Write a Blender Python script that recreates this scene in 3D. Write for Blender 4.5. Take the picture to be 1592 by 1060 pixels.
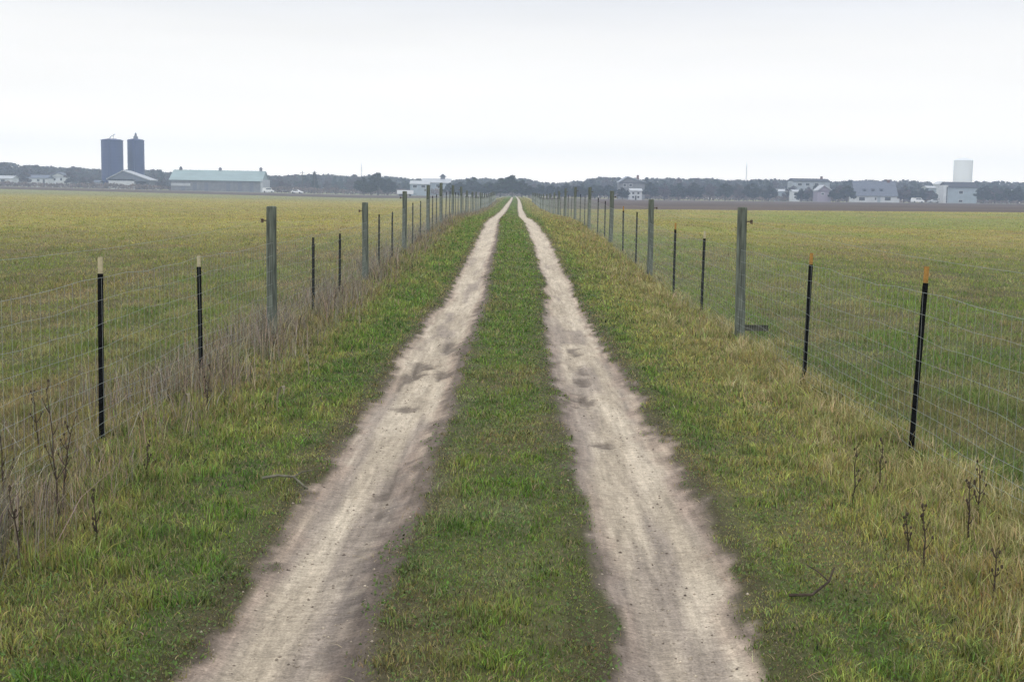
import bpy, math, random
import numpy as np
from math import radians as R, sin, cos, pi

random.seed(7)
rng = np.random.default_rng(11)
S = bpy.context.scene
C = S.collection
for o in list(bpy.data.objects):
    bpy.data.objects.remove(o)

# ------------------------------------------------------------------ camera
FPX, CXP, CYP = 2000.0, 796.0, 530.0
VPX, VPY, ROLL, CAMH = 799.0, 302.0, R(1.0), 1.9
Yc = np.array([(VPX - CXP) / FPX, (CYP - VPY) / FPX, -1.0]); Yc /= np.linalg.norm(Yc)
t_ = np.array([cos(ROLL), -sin(ROLL), 0.0])
Xc = t_ - t_.dot(Yc) * Yc; Xc /= np.linalg.norm(Xc)
Zc = np.cross(Xc, Yc)
M = np.stack([Xc, Yc, Zc], axis=1)          # world -> camera
MT = M.T                                    # camera -> world
cam_d = bpy.data.cameras.new('camera')
cam = bpy.data.objects.new('camera', cam_d); C.objects.link(cam)
from mathutils import Matrix, Vector
mw = Matrix([[*MT[0], 0.0], [*MT[1], 0.0], [*MT[2], CAMH], [0, 0, 0, 1]])
cam.matrix_world = mw
cam_d.sensor_width = 36.0
cam_d.lens = FPX / 1592.0 * 36.0
cam_d.clip_start = 0.1
cam_d.clip_end = 9000.0
S.camera = cam

# ------------------------------------------------------------------ world: overcast sky
SUN_EL, SUN_AZ = R(42), R(-150)     # high thin cloud, brighter behind and left of the viewer
world = bpy.data.worlds.new('World'); S.world = world
world.use_nodes = True
nt = world.node_tree; N = nt.nodes; L = nt.links; N.clear()
wo = N.new('ShaderNodeOutputWorld')
bg = N.new('ShaderNodeBackground'); L.new(bg.outputs[0], wo.inputs[0])
sky = N.new('ShaderNodeTexSky'); sky.sky_type = 'NISHITA'; sky.sun_disc = False
sky.sun_elevation = SUN_EL; sky.sun_rotation = SUN_AZ
skm = N.new('ShaderNodeVectorMath'); skm.operation = 'SCALE'; skm.inputs['Scale'].default_value = 0.09
L.new(sky.outputs[0], skm.inputs[0])
tc = N.new('ShaderNodeTexCoord')
sp = N.new('ShaderNodeSeparateXYZ'); L.new(tc.outputs['Generated'], sp.inputs[0])
rmp = N.new('ShaderNodeValToRGB'); L.new(sp.outputs['Z'], rmp.inputs[0])
cr = rmp.color_ramp
cr.elements[0].position = 0.0; cr.elements[0].color = (1.95, 1.78, 1.56, 1)
cr.elements[1].position = 1.0; cr.elements[1].color = (1.55, 1.57, 1.62, 1)
for p, c in ((0.03, (1.58, 1.5, 1.36, 1)), (0.07, (1.26, 1.22, 1.16, 1)), (0.118, (1.09, 1.07, 1.04, 1)), (0.145, (0.96, 0.965, 0.985, 1)), (0.2, (0.98, 1.0, 1.03, 1)),
             (0.45, (1.3, 1.33, 1.38, 1))):
    e = cr.elements.new(p); e.color = c
mp = N.new('ShaderNodeMapping'); mp.inputs['Scale'].default_value = (1.6, 1.6, 14.0)
L.new(tc.outputs['Generated'], mp.inputs[0])
nz = N.new('ShaderNodeTexNoise'); nz.inputs['Scale'].default_value = 1.5; nz.inputs['Detail'].default_value = 5
L.new(mp.outputs[0], nz.inputs['Vector'])
mr = N.new('ShaderNodeMapRange'); mr.inputs[1].default_value = 0.3; mr.inputs[2].default_value = 0.7
mr.inputs[3].default_value = 0.955; mr.inputs[4].default_value = 1.035
L.new(nz.outputs[0], mr.inputs[0])
cm = N.new('ShaderNodeVectorMath'); cm.operation = 'SCALE'
L.new(rmp.outputs[0], cm.inputs[0]); L.new(mr.outputs[0], cm.inputs['Scale'])
mxw = N.new('ShaderNodeMix'); mxw.data_type = 'RGBA'; mxw.inputs[0].default_value = 0.94
L.new(skm.outputs[0], mxw.inputs[6]); L.new(cm.outputs[0], mxw.inputs[7])
L.new(mxw.outputs[2], bg.inputs[0]); bg.inputs[1].default_value = 1.0

sun_d = bpy.data.lights.new('sun', 'SUN'); sun_d.energy = 0.9; sun_d.angle = R(14); sun_d.color = (1.0, 0.95, 0.87)
sun = bpy.data.objects.new('sun', sun_d); C.objects.link(sun)
sv = Vector((sin(SUN_AZ) * cos(SUN_EL), cos(SUN_AZ) * cos(SUN_EL), sin(SUN_EL)))
sun.rotation_euler = sv.to_track_quat('Z', 'Y').to_euler()

S.view_settings.view_transform = 'Standard'; S.view_settings.look = 'None'
S.view_settings.exposure = 0.0; S.view_settings.gamma = 1.0
S.render.engine = 'CYCLES'
S.cycles.use_denoising = True
S.cycles.max_bounces = 5; S.cycles.volume_bounces = 1; S.cycles.diffuse_bounces = 3
S.cycles.transmission_bounces = 3; S.cycles.transparent_max_bounces = 8
S.cycles.filter_width = 1.5

# ------------------------------------------------------------------ terrain functions
def vnoise(x, y, seed=0):
    x = np.asarray(x, float); y = np.asarray(y, float)
    xi = np.floor(x).astype(np.int64); yi = np.floor(y).astype(np.int64)
    xf = x - xi; yf = y - yi
    xf = xf * xf * (3 - 2 * xf); yf = yf * yf * (3 - 2 * yf)
    def h(a, b):
        n = (a * 374761393 + b * 668265263 + seed * 974634777) & 0xffffffff
        n = ((n ^ (n >> 13)) * 1274126177) & 0xffffffff
        n = n ^ (n >> 16)
        return (n & 0xffff) / 65535.0
    return (h(xi, yi) * (1 - xf) + h(xi + 1, yi) * xf) * (1 - yf) + (h(xi, yi + 1) * (1 - xf) + h(xi + 1, yi + 1) * xf) * yf
def fbm(x, y, seed=0, oct=3):
    s = 0; a = 1; t = 0
    for k in range(oct):
        s = s + a * vnoise(np.asarray(x) * 2 ** k, np.asarray(y) * 2 ** k, seed + k * 17); t += a; a *= .5
    return s / t
def smooth(a, b, v):
    t = np.clip((np.asarray(v, float) - a) / (b - a), 0, 1); return t * t * (3 - 2 * t)

PD = np.array([-30, 0, 24, 31, 38, 48, 60, 72, 84, 100, 147, 200, 295, 420, 800, 4500.])
PZ = np.array([0, 0, 0.0, .14, .28, .48, .62, .56, .42, .32, .22, .50, .72, .80, .9, 1.0])
FU = np.array([-.5, -.4, -.12, 0, .12, .4, .5])
FD = np.array([0, 100, 150, 200, 300, 370, 500, 700, 4500.])
FZ = np.array([[0, .1, .1, .1, .45, .9, 1.45, 1.6, 1.6], [0, .1, .1, .1, .4, .86, 1.42, 1.6, 1.6], [0, .25, .1, 0, 0, .05, .52, .6, .7],
               [0, .32, .22, .5, .73, .77, .82, .88, 1.0], [0, .3, .35, .4, .45, .49, .54, .6, .7],
               [0, .3, .6, .75, 1.1, 1.3, 1.56, 1.7, 1.9], [0, .3, .6, .8, 1.2, 1.4, 1.75, 1.9, 2.1]])
def base_z(x, d):
    x = np.asarray(x, float); d = np.asarray(d, float)
    x, d = np.broadcast_arrays(x, d)
    P = np.interp(d, PD, PZ) * (0.5 + 0.5 * np.exp(-(x / 14.0) ** 2))
    u = np.clip(x / np.maximum(d, 30.0), -.499, .499)
    cols = np.stack([np.interp(d, FD, FZ[i]) for i in range(len(FU))])
    idx = np.clip(np.searchsorted(FU, u) - 1, 0, len(FU) - 2)
    lo = np.take_along_axis(cols, idx[None], 0)[0]; hi = np.take_along_axis(cols, (idx + 1)[None], 0)[0]
    t = (u - FU[idx]) / (FU[idx + 1] - FU[idx])
    far = lo * (1 - t) + hi * t
    k = smooth(85, 150, d)
    # the track corridor keeps its own profile
    corr = np.exp(-(x / 10.0) ** 2)
    farz = far * (1 - corr) + np.interp(d, PD, PZ) * corr
    return P * (1 - k) + farz * k
def pixdir(px, py):
    v = MT @ np.array([(px - CXP) / FPX, (CYP - py) / FPX, -1.0]); return v
def at(px, py, d):
    "world point seen at (px,py) lying d metres away"
    v = pixdir(px, py); s = d / v[1]
    return np.array([v[0] * s, d, CAMH + v[2] * s])
def ground_hit(px, py):
    v = pixdir(px, py)
    ds = np.concatenate([np.linspace(3, 100, 3000), np.linspace(100, 700, 2000)])
    s = ds / v[1]; xs = v[0] * s; zs = CAMH + v[2] * s
    below = zs < base_z(xs, ds)
    i = int(np.argmax(below)) if below.any() else len(ds) - 1
    return np.array([xs[i], ds[i], float(base_z(xs[i], ds[i]))])

# wheel ruts: (row, left centre, half width, right centre, half width), traced to the ground
RUT = [(1060, 418, 122, 1087, 122), (1040, 422, 120, 1083, 121), (900, 495, 95, 1037, 104), (800, 544, 77, 1005, 91),
       (700, 594, 68, 965, 75), (640, 631, 56, 938, 62), (600, 652, 49, 925, 57), (560, 667, 44, 906, 47),
       (500, 700, 34, 884, 35), (458, 726, 25, 871, 21), (436, 731, 22, 867.6, 18), (411, 741, 18, 855, 16.5),
       (383, 752, 15, 845, 15), (360, 760, 12, 834, 12), (345, 765, 9, 824, 8), (337, 773, 6, 813, 5), (325, 785, 4, 808.5, 4),
       (311, 794.5, 1.8, 806.6, 1.8)]
rd, rl, rlw, rr, rrw = [], [], [], [], []
for (py, a, aw, b, bw) in RUT:
    ha = ground_hit(a, py); hb = ground_hit(b, py); d = (ha[1] + hb[1]) / 2
    pa, pb = at(a, py, d), at(b, py, d)
    rd.append(d); rl.append(pa[0]); rr.append(pb[0]); rlw.append(aw / FPX * d); rrw.append(bw / FPX * d)
rd, rl, rr, rlw, rrw = map(np.array, (rd, rl, rr, rlw, rrw))
o_ = np.argsort(rd); rd, rl, rr, rlw, rrw = rd[o_], rl[o_], rr[o_], rlw[o_], rrw[o_]
print('ruts', np.round(rd, 1), np.round(rl, 2), np.round(rr, 2), np.round(rlw, 2), np.round(rrw, 2))
def smooth_interp(tab):
    g = np.linspace(np.log(rd[0]), np.log(rd[-1]), 400); v = np.interp(g, np.log(rd), tab)
    k = np.hanning(25); k /= k.sum(); v = np.convolve(np.pad(v, 12, 'edge'), k, 'valid')
    return lambda d: np.interp(np.log(np.maximum(d, 1.0)), g, v)
xL, xR, wL, wR = smooth_interp(rl), smooth_interp(rr), smooth_interp(np.clip(rlw, .27, .36)), smooth_interp(np.clip(rrw, .27, .38))
def warp(s, d):
    "s: nominal position across the track (ruts at -0.885 and 0.885)"
    dl = xL(d) + .885; dr = xR(d) - .885
    t = np.clip((s + .885) / 1.77, 0, 1)
    sh = dl * (1 - t) + dr * t
    return s + sh * (1 - smooth(1.5, 2.8, np.abs(s)))
def rutpos(x, d):
    "signed distance from nearest rut centre over its half width"
    a = (x - xL(d)) / wL(d); b = (x - xR(d)) / wR(d)
    return a, b
def MARG(a): return .26 * smooth(.2, .8, a) * (1 - smooth(1.9, 2.5, a))
def EDGE(x, d): return .55 * (fbm(x * 11, d * 4.5, 61, 4) - .5) + .30 * (vnoise(x * 3, d * .9, 62) - .5)
HOLES = []      # potholes: traced (px,py) with size (across m, along m, depth)
for (px, py, ra, rb, dp) in [(640, 578, .12, .32, .035), (688, 578, .10, .3, .035), (655, 562, .12, .35, .03), (632, 627, .10, .2, .025),
                             (628, 590, .05, .5, .02), (905, 588, .09, .35, .03), (912, 614, .09, .25, .03), (940, 685, .09, .14, .025),
                             (905, 570, .06, .3, .02), (698, 535, .1, .6, .03), (890, 540, .08, .5, .02), (605, 745, .04, .35, .015), (588, 780, .03, .2, .012)]:
    h = ground_hit(px, py); HOLES.append((h[0], h[1], ra, rb, dp))
def hole_mask(x, d):
    m = np.zeros_like(x); dz = np.zeros_like(x)
    for (hx, hd, ra, rb, dp) in HOLES:
        wob = fbm(x * 13, d * 5, 77) - .5
        g = np.exp(-((((x - hx) / ra) ** 2 + ((d - hd) / rb) ** 2) * (1 + wob * 2.6)).clip(0) ** 1.6)
        m = np.maximum(m, g); dz += -dp * g
    return m, dz
def surf_z(x, d):
    z = base_z(x, d)
    near = 1 - smooth(60, 140, d)
    a, b = rutpos(x, d)
    for r in (a, b):
        z = z - 0.055 * near * np.exp(-np.abs(r) ** 3 * .8) + 0.018 * near * np.exp(-((np.abs(r) - 1.35) / .3) ** 2)
    z = z + near * (fbm(x * 1.3, d * 1.0, 5) - .5) * 0.05 + near * (vnoise(x * 9, d * 6, 6) - .5) * 0.012
    m, dz = hole_mask(x, d)
    return z + dz

# colours of plants by place (species patches, not shade)
def mixc(a, b, t):
    return a * (1 - t[:, None]) + b * t[:, None]
GREEN = np.array([.120, .190, .032]); DEEP = np.array([.070, .135, .028]); OLIVE = np.array([.200, .205, .060]); YEL = np.array([.370, .300, .088])
STRAW = np.array([.40, .335, .18]); BROWN = np.array([.17, .125, .07]); MAUVE = np.array([.25, .215, .170]); GREYG = np.array([.24, .26, .13]); RUST = np.array([.25, .185, .075])
def full(c, n): return np.repeat(c[None], n, 0)
def field_col(x, d):
    n = len(x)
    c = full(OLIVE, n)
    left = x < 0
    lo = fbm(x * .06 + 9, d * .035, 31)
    mid = fbm(x * .35, d * .18, 33)
    c = mixc(c, full(GREEN, n), smooth(.45, .7, mid) * .5)
    c = mixc(c, full(RUST, n), smooth(.55, .75, fbm(x * .5 + 3, d * .12, 35)) * .45)
    # left: ochre belt further out, grey green at the back
    y = smooth(22, 60, d) * left * (.55 + .3 * lo); c = mixc(c, full(YEL, n), y * .8)
    c = mixc(c, full(RUST * 1.15, n), smooth(.6, .72, fbm(x * .02, d * .06, 37)) * smooth(60, 110, d) * .5 * left)
    c = mixc(c, full(GREYG * .82, n), smooth(190, 300, d) * left * .85)
    # right: greener near, yellow green out
    g = (1 - smooth(14, 30, d)) * (~left); c = mixc(c, full(DEEP * 1.1, n), g * .6)
    y = smooth(25, 60, d) * (~left); c = mixc(c, full(YEL * .93, n), y * (.35 + .4 * lo))
    c = mixc(c, full(GREEN * 1.2, n), smooth(.5, .66, fbm(x * .03 + 40, d * .035, 39)) * .45 * (~left))
    # near patches of brown in both
    c = mixc(c, full(BROWN * 1.35, n), smooth(.56, .72, fbm(x * .9, d * .45, 41)) * .45)
    return c
def verge_col(x, d):
    n = len(x)
    a, b = rutpos(x, d)
    c = full(GREEN, n)
    m = fbm(x * 1.7, d * .8, 51)
    c = mixc(c, full(DEEP, n), smooth(.4, .65, m) * .6)
    c = mixc(c, full(OLIVE, n), smooth(.45, .7, fbm(x * 2.2 + 5, d * 1.1, 53)) * .75)
    w = x - 0.1
    r = w > 1.25
    # right verge: olive and tan
    c = mixc(c, full(OLIVE * 1.15, n), r * smooth(1.3, 1.9, w) * .8)
    c = mixc(c, full(RUST * 1.1, n), r * smooth(1.5, 2.6, w) * smooth(.45, .65, fbm(x * 1.2, d * .5, 55)) * .6)
    c = mixc(c, full(np.array([.32, .29, .10]), n), r * smooth(.45, .7, fbm(x * .9 + 7, d * .5, 57)) * .5)
    c = mixc(c, full(RUST * 1.3, n), r * smooth(28, 45, d) * .35)
    # left verge towards fence
    l = w < -1.3
    c = mixc(c, full(OLIVE, n), l * smooth(1.9, 2.7, -w + .5 * (m - .5)) * .8)
    c = mixc(c, full(BROWN * 1.3, n), l * smooth(2.2, 3.0, -w) * smooth(.35, .6, fbm(x * 1.5, d * .7, 58)) * .7)
    # worn brown edges beside the ruts and thin places in the middle strip
    e = np.minimum(np.abs(np.abs(a) - 1.25), np.abs(np.abs(b) - 1.25))
    c = mixc(c, full(BROWN, n), np.exp(-(e / .35) ** 2) * (.35 + .5 * m))
    midm = (np.abs(w) < .6)
    c = mixc(c, full(GREEN * .92, n), midm * .55)
    c = mixc(c, full(BROWN * 1.3, n), midm * smooth(.55, .72, fbm(x * 1.6 + 2, d * .6, 59)) * .5)
    c = mixc(c, full(GREYG * .95, n), midm * smooth(.58, .72, fbm(x * 1.6 + 12, d * 1.3, 60)) * .5)
    return c
def plant_col(x, d):
    x = np.asarray(x, float).ravel(); d = np.asarray(d, float).ravel()
    k = smooth(2.9, 3.5, np.abs(x))
    return mixc(verge_col(x, d), field_col(x, d), k)

# ------------------------------------------------------------------ material helpers
def mat(name, col=(.5, .5, .5), rough=.8, spec=.3, noise=None, metal=0.0):
    "noise = (scale, low factor, high factor, stretch xyz)"
    m = bpy.data.materials.new(name); m.use_nodes = True
    n = m.node_tree.nodes; l = m.node_tree.links
    b = n['Principled BSDF']; b.inputs['Base Color'].default_value = (*col, 1); b.inputs['Roughness'].default_value = rough
    b.inputs['Specular IOR Level'].default_value = spec; b.inputs['Metallic'].default_value = metal
    if noise:
        sc, lo, hi, st = noise
        tcn = n.new('ShaderNodeTexCoord'); mpn = n.new('ShaderNodeMapping'); mpn.inputs['Scale'].default_value = st
        nn = n.new('ShaderNodeTexNoise'); nn.inputs['Scale'].default_value = sc; nn.inputs['Detail'].default_value = 5
        r = n.new('ShaderNodeValToRGB'); r.color_ramp.elements[0].position = .32; r.color_ramp.elements[1].position = .68
        r.color_ramp.elements[0].color = (*[min(1, c * lo) for c in col], 1); r.color_ramp.elements[1].color = (*[min(1, c * hi) for c in col], 1)
        l.new(tcn.outputs['Object'], mpn.inputs[0]); l.new(mpn.outputs[0], nn.inputs['Vector']); l.new(nn.outputs[0], r.inputs[0])
        l.new(r.outputs[0], b.inputs['Base Color'])
        bp = n.new('ShaderNodeBump'); bp.inputs['Strength'].default_value = .4; bp.inputs['Distance'].default_value = .01
        l.new(nn.outputs[0], bp.inputs['Height']); l.new(bp.outputs[0], b.inputs['Normal'])
    return m
def attr_mat(name, rough=.7, transl=.3, noise=None):
    m = bpy.data.materials.new(name); m.use_nodes = True
    n = m.node_tree.nodes; l = m.node_tree.links; n.clear()
    out = n.new('ShaderNodeOutputMaterial'); a = n.new('ShaderNodeAttribute'); a.attribute_name = 'col'
    b = n.new('ShaderNodeBsdfPrincipled'); b.inputs['Roughness'].default_value = rough; b.inputs['Specular IOR Level'].default_value = .2
    src = a.outputs['Color']
    if noise:
        g = n.new('ShaderNodeNewGeometry')
        for (sc, lo, hi, st) in noise:
            mpn = n.new('ShaderNodeMapping'); mpn.inputs['Scale'].default_value = st
            nn = n.new('ShaderNodeTexNoise'); nn.inputs['Scale'].default_value = sc; nn.inputs['Detail'].default_value = 6
            nn.inputs['Roughness'].default_value = .65
            l.new(g.outputs['Position'], mpn.inputs[0]); l.new(mpn.outputs[0], nn.inputs['Vector'])
            r = n.new('ShaderNodeMapRange'); r.inputs[1].default_value = .3; r.inputs[2].default_value = .7
            r.inputs[3].default_value = lo; r.inputs[4].default_value = hi
            l.new(nn.outputs[0], r.inputs[0])
            v = n.new('ShaderNodeVectorMath'); v.operation = 'SCALE'; l.new(src, v.inputs[0]); l.new(r.outputs[0], v.inputs['Scale'])
            src = v.outputs[0]
        bp = n.new('ShaderNodeBump'); bp.inputs['Strength'].default_value = .5; bp.inputs['Distance'].default_value = .015
        l.new(nn.outputs[0], bp.inputs['Height']); l.new(bp.outputs[0], b.inputs['Normal'])
    l.new(src, b.inputs['Base Color'])
    if transl:
        tr = n.new('ShaderNodeBsdfTranslucent'); l.new(src, tr.inputs[0])
        mx = n.new('ShaderNodeMixShader'); mx.inputs[0].default_value = transl
        l.new(b.outputs[0], mx.inputs[1]); l.new(tr.outputs[0], mx.inputs[2]); l.new(mx.outputs[0], out.inputs[0])
    else:
        l.new(b.outputs[0], out.inputs[0])
    return m

# ------------------------------------------------------------------ object helpers
def np_mesh(name, verts, tris=None, quads=None, material=None, col=None, smooth_=False):
    me = bpy.data.meshes.new(name)
    nt_ = 0 if tris is None else len(tris); nq = 0 if quads is None else len(quads)
    me.vertices.add(len(verts)); me.vertices.foreach_set('co', np.ascontiguousarray(verts, dtype=np.float32).ravel())
    li = []
    if nt_: li.append(np.asarray(tris).ravel())
    if nq: li.append(np.asarray(quads).ravel())
    li = np.concatenate(li).astype(np.int32)
    me.loops.add(len(li)); me.loops.foreach_set('vertex_index', li)
    me.polygons.add(nt_ + nq)
    st = np.concatenate([np.arange(nt_) * 3, nt_ * 3 + np.arange(nq) * 4]).astype(np.int32)
    me.polygons.foreach_set('loop_start', st)
    if smooth_: me.polygons.foreach_set('use_smooth', np.ones(nt_ + nq, dtype=bool))
    me.update(calc_edges=True)
    if col is not None:
        a = me.attributes.new('col', 'FLOAT_COLOR', 'POINT')
        cc = np.ones((len(verts), 4), np.float32); cc[:, :3] = col; a.data.foreach_set('color', cc.ravel())
    if material: me.materials.append(material)
    return me
def link(name, me, parent=None, loc=None):
    o = bpy.data.objects.new(name, me); C.objects.link(o)
    if loc is not None: o.location = loc
    if parent: o.parent = parent
    return o
def tag(o, label=None, cat=None, group=None, kind=None):
    if label: o['label'] = label
    if cat: o['category'] = cat
    if group: o['group'] = group
    if kind: o['kind'] = kind
    return o
def empty(name, loc, label, cat, group=None, rz=0):
    o = bpy.data.objects.new(name, None); C.objects.link(o); o.location = loc; o.rotation_euler.z = rz
    o.empty_display_size = .2
    return tag(o, label, cat, group)
class MB:
    def __init__(s): s.v = []; s.f = []
    def add(s, vs, fs):
        k = len(s.v); s.v += [tuple(map(float, v)) for v in vs]; s.f += [tuple(i + k for i in f) for f in fs]; return s
    def box(s, x0, x1, y0, y1, z0, z1):
        return s.add([(x0, y0, z0), (x1, y0, z0), (x1, y1, z0), (x0, y1, z0), (x0, y0, z1), (x1, y0, z1), (x1, y1, z1), (x0, y1, z1)],
                     [(0, 3, 2, 1), (4, 5, 6, 7), (0, 1, 5, 4), (1, 2, 6, 5), (2, 3, 7, 6), (3, 0, 4, 7)])
    def prism(s, prof, axis, a, b):
        "profile of (p,q) points extruded along axis x (p=y,q=z) or y (p=x,q=z)"
        n = len(prof)
        vs = [((a, p, q) if axis == 'x' else (p, a, q)) for p, q in prof] + [((b, p, q) if axis == 'x' else (p, b, q)) for p, q in prof]
        fs = [tuple(range(n)), tuple(range(2 * n - 1, n - 1, -1))] + [(i, n + i, n + (i + 1) % n, (i + 1) % n) for i in range(n)]
        return s.add(vs, fs)
    def tube(s, pts, rad, n=6, caps=True):
        pts = [Vector(p) for p in pts]; rads = rad if isinstance(rad, (list, tuple)) else [rad] * len(pts)
        k = len(s.v); up = None
        for i, p in enumerate(pts):
            t = (pts[min(i + 1, len(pts) - 1)] - pts[max(i - 1, 0)]).normalized()
            a = Vector((0, 0, 1)) if abs(t.z) < .9 else Vector((1, 0, 0))
            u = t.cross(a).normalized(); w = t.cross(u)
            for j in range(n):
                q = p + (u * cos(2 * pi * j / n) + w * sin(2 * pi * j / n)) * rads[i]; s.v.append(tuple(q))
        for i in range(len(pts) - 1):
            for j in range(n):
                s.f.append((k + i * n + j, k + i * n + (j + 1) % n, k + (i + 1) * n + (j + 1) % n, k + (i + 1) * n + j))
        if caps:
            s.f.append(tuple(k + j for j in range(n))[::-1]); s.f.append(tuple(k + (len(pts) - 1) * n + j for j in range(n)))
        return s
    def lathe(s, prof, n=24, cx=0, cy=0):
        k = len(s.v)
        for (r, z) in prof:
            for j in range(n): s.v.append((cx + r * cos(2 * pi * j / n), cy + r * sin(2 * pi * j / n), z))
        for i in range(len(prof) - 1):
            for j in range(n):
                s.f.append((k + i * n + j, k + i * n + (j + 1) % n, k + (i + 1) * n + (j + 1) % n, k + (i + 1) * n + j))
        s.f.append(tuple(k + j for j in range(n))[::-1]); s.f.append(tuple(k + (len(prof) - 1) * n + j for j in range(n)))
        return s
    def mesh(s, name, material, sm=False):
        me = bpy.data.meshes.new(name); me.from_pydata(s.v, [], s.f); me.update()
        if material: me.materials.append(material)
        if sm: me.polygons.foreach_set('use_smooth', [True] * len(me.polygons))
        return me
    def build(s, name, material, parent=None, loc=None, sm=False):
        return link(name, s.mesh(name, material, sm), parent, loc)

# ------------------------------------------------------------------ ground sheet
def rows():
    r = [np.arange(-15, 3, 1.0), np.arange(3, 30, .09), np.arange(30, 70, .3), np.arange(70, 130, 1.2)]
    v = 130.0; g = []
    while v < 1240: g.append(v); v *= 1.018
    return np.concatenate(r + [np.array(g)])
def colsx():
    c = list(np.arange(-3.6, 3.6001, .06)); v = 3.6; st = .08; g = []
    while v < 1240: st *= 1.035; v += st; g.append(v)
    return np.array([-q for q in g[::-1]] + c + g)
ds, ss = rows(), colsx()
DD, SSS = np.meshgrid(ds, ss, indexing='ij')
XX = np.where(np.abs(SSS) < 3.0, warp(SSS, DD), SSS)
ZZ = surf_z(XX, DD)
nr, nc = DD.shape
V = np.stack([XX, DD, ZZ], -1).reshape(-1, 3)
ii, jj = np.meshgrid(np.arange(nr - 1), np.arange(nc - 1), indexing='ij')
q0 = (ii * nc + jj).ravel(); Q = np.stack([q0, q0 + 1, q0 + nc + 1, q0 + nc], 1)
cd = (DD[:-1, :-1] + DD[1:, 1:]).ravel() / 2; cxx = (XX[:-1, :-1] + XX[1:, 1:]).ravel() / 2
csl = (SSS[:-1, :-1] + SSS[1:, 1:]).ravel() / 2
is_track = (np.abs(np.abs(csl) - .885) < .5) & (cd < 430)
def soil_front(x): return np.where(x > 0, 152 + np.clip(x, 0, 80) * .3, 372.0)
SOILB = 500.0; ROADB = 545.0
is_soil = (cd > soil_front(cxx)) & (cd < SOILB) & (np.abs(cxx) > 4.5)
is_road = (cd >= SOILB) & (cd < ROADB) & (np.abs(cxx) > 4.5)

xf, df = V[:, 0], V[:, 1]
pc = plant_col(xf, df)
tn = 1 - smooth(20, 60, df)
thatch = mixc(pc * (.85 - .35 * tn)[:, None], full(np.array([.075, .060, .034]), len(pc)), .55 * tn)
ga, gb = rutpos(xf, df)
rut = np.minimum(np.abs(ga), np.abs(gb))
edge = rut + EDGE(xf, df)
SAND = np.array([.42, .355, .27]); SANDL = np.array([.57, .49, .38]); GREYB = np.array([.27, .225, .19]); DARK = np.array([.12, .095, .078]); ROSE = np.array([.36, .27, .21])
n_ = len(xf)
dc = full(SAND, n_)
dc = mixc(dc, full(SANDL, n_), smooth(.42, .68, fbm(xf * 5, df * .55, 63)) * .85)
dc = mixc(dc, full(GREYB, n_), smooth(.48, .68, fbm(xf * 7 + 4, df * .5, 65)) * .75)
dc = mixc(dc, full(SANDL * 1.04, n_), smooth(22, 45, df) * .6)
dc = mixc(dc, full(ROSE, n_), smooth(.62, .92, edge) * .6)
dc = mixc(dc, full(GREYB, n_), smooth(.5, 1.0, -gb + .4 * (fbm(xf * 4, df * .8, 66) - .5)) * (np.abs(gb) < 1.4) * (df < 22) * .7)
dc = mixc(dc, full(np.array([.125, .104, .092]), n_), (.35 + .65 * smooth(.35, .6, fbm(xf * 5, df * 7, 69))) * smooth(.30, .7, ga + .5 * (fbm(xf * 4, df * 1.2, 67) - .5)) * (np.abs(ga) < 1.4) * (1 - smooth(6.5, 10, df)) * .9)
hm, _ = hole_mask(xf, df)
dc = mixc(dc, full(np.array([.115, .092, .075]), n_), smooth(.3, .62, hm) * .74)
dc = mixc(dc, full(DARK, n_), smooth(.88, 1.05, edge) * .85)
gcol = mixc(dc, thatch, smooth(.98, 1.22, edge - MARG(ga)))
farm = (df > 150)
gcol = np.where(farm[:, None] & (rut > 2)[:, None], pc, gcol)
# tilled soil and pale farm road
sk = fbm(xf * .02, df * .08, 71)
soilc = mixc(full(np.array([.060, .042, .036]), n_), full(np.array([.105, .078, .060]), n_), smooth(.4, .65, sk) * .8)
roadc = mixc(full(np.array([.27, .27, .19]), n_), full(np.array([.20, .17, .13]), n_), smooth(.45, .6, sk))
outer = np.abs(xf) > 4.5
gcol = np.where(((df > soil_front(xf)) & (df < SOILB) & outer)[:, None], soilc, gcol)
gcol = np.where(((df >= SOILB) & (df < ROADB) & outer)[:, None], roadc, gcol)

M_ground = attr_mat('grassy_earth', .95, 0, [(1.0, .82, 1.18, (.25, .12, 1)), (14.0, .7, 1.3, (1, 1, 1))])
M_dirt = attr_mat('sandy_dirt', .95, 0, [(5.0, .80, 1.16, (3.0, .16, 1)), (17.0, .76, 1.17, (1.5, .16, 1)), (26.0, .72, 1.18, (.5, 1.2, 1)), (85.0, .62, 1.28, (1, 1, 1))])
M_soil = attr_mat('tilled_soil', .95, 0, [(.5, .8, 1.2, (.1, .6, 1)), (6.0, .8, 1.2, (.3, 1, 1))])
def part_of(mask, name, m):
    fq = Q[mask]; used, inv = np.unique(fq, return_inverse=True)
    me = np_mesh(name, V[used], quads=inv.reshape(-1, 4), material=m, col=gcol[used], smooth_=True)
    return tag(link(name, me), kind='structure')
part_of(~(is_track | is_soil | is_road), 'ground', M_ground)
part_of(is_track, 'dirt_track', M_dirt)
part_of(is_soil, 'ploughed_field', M_soil)
part_of(is_road, 'farm_road', M_soil)

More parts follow.
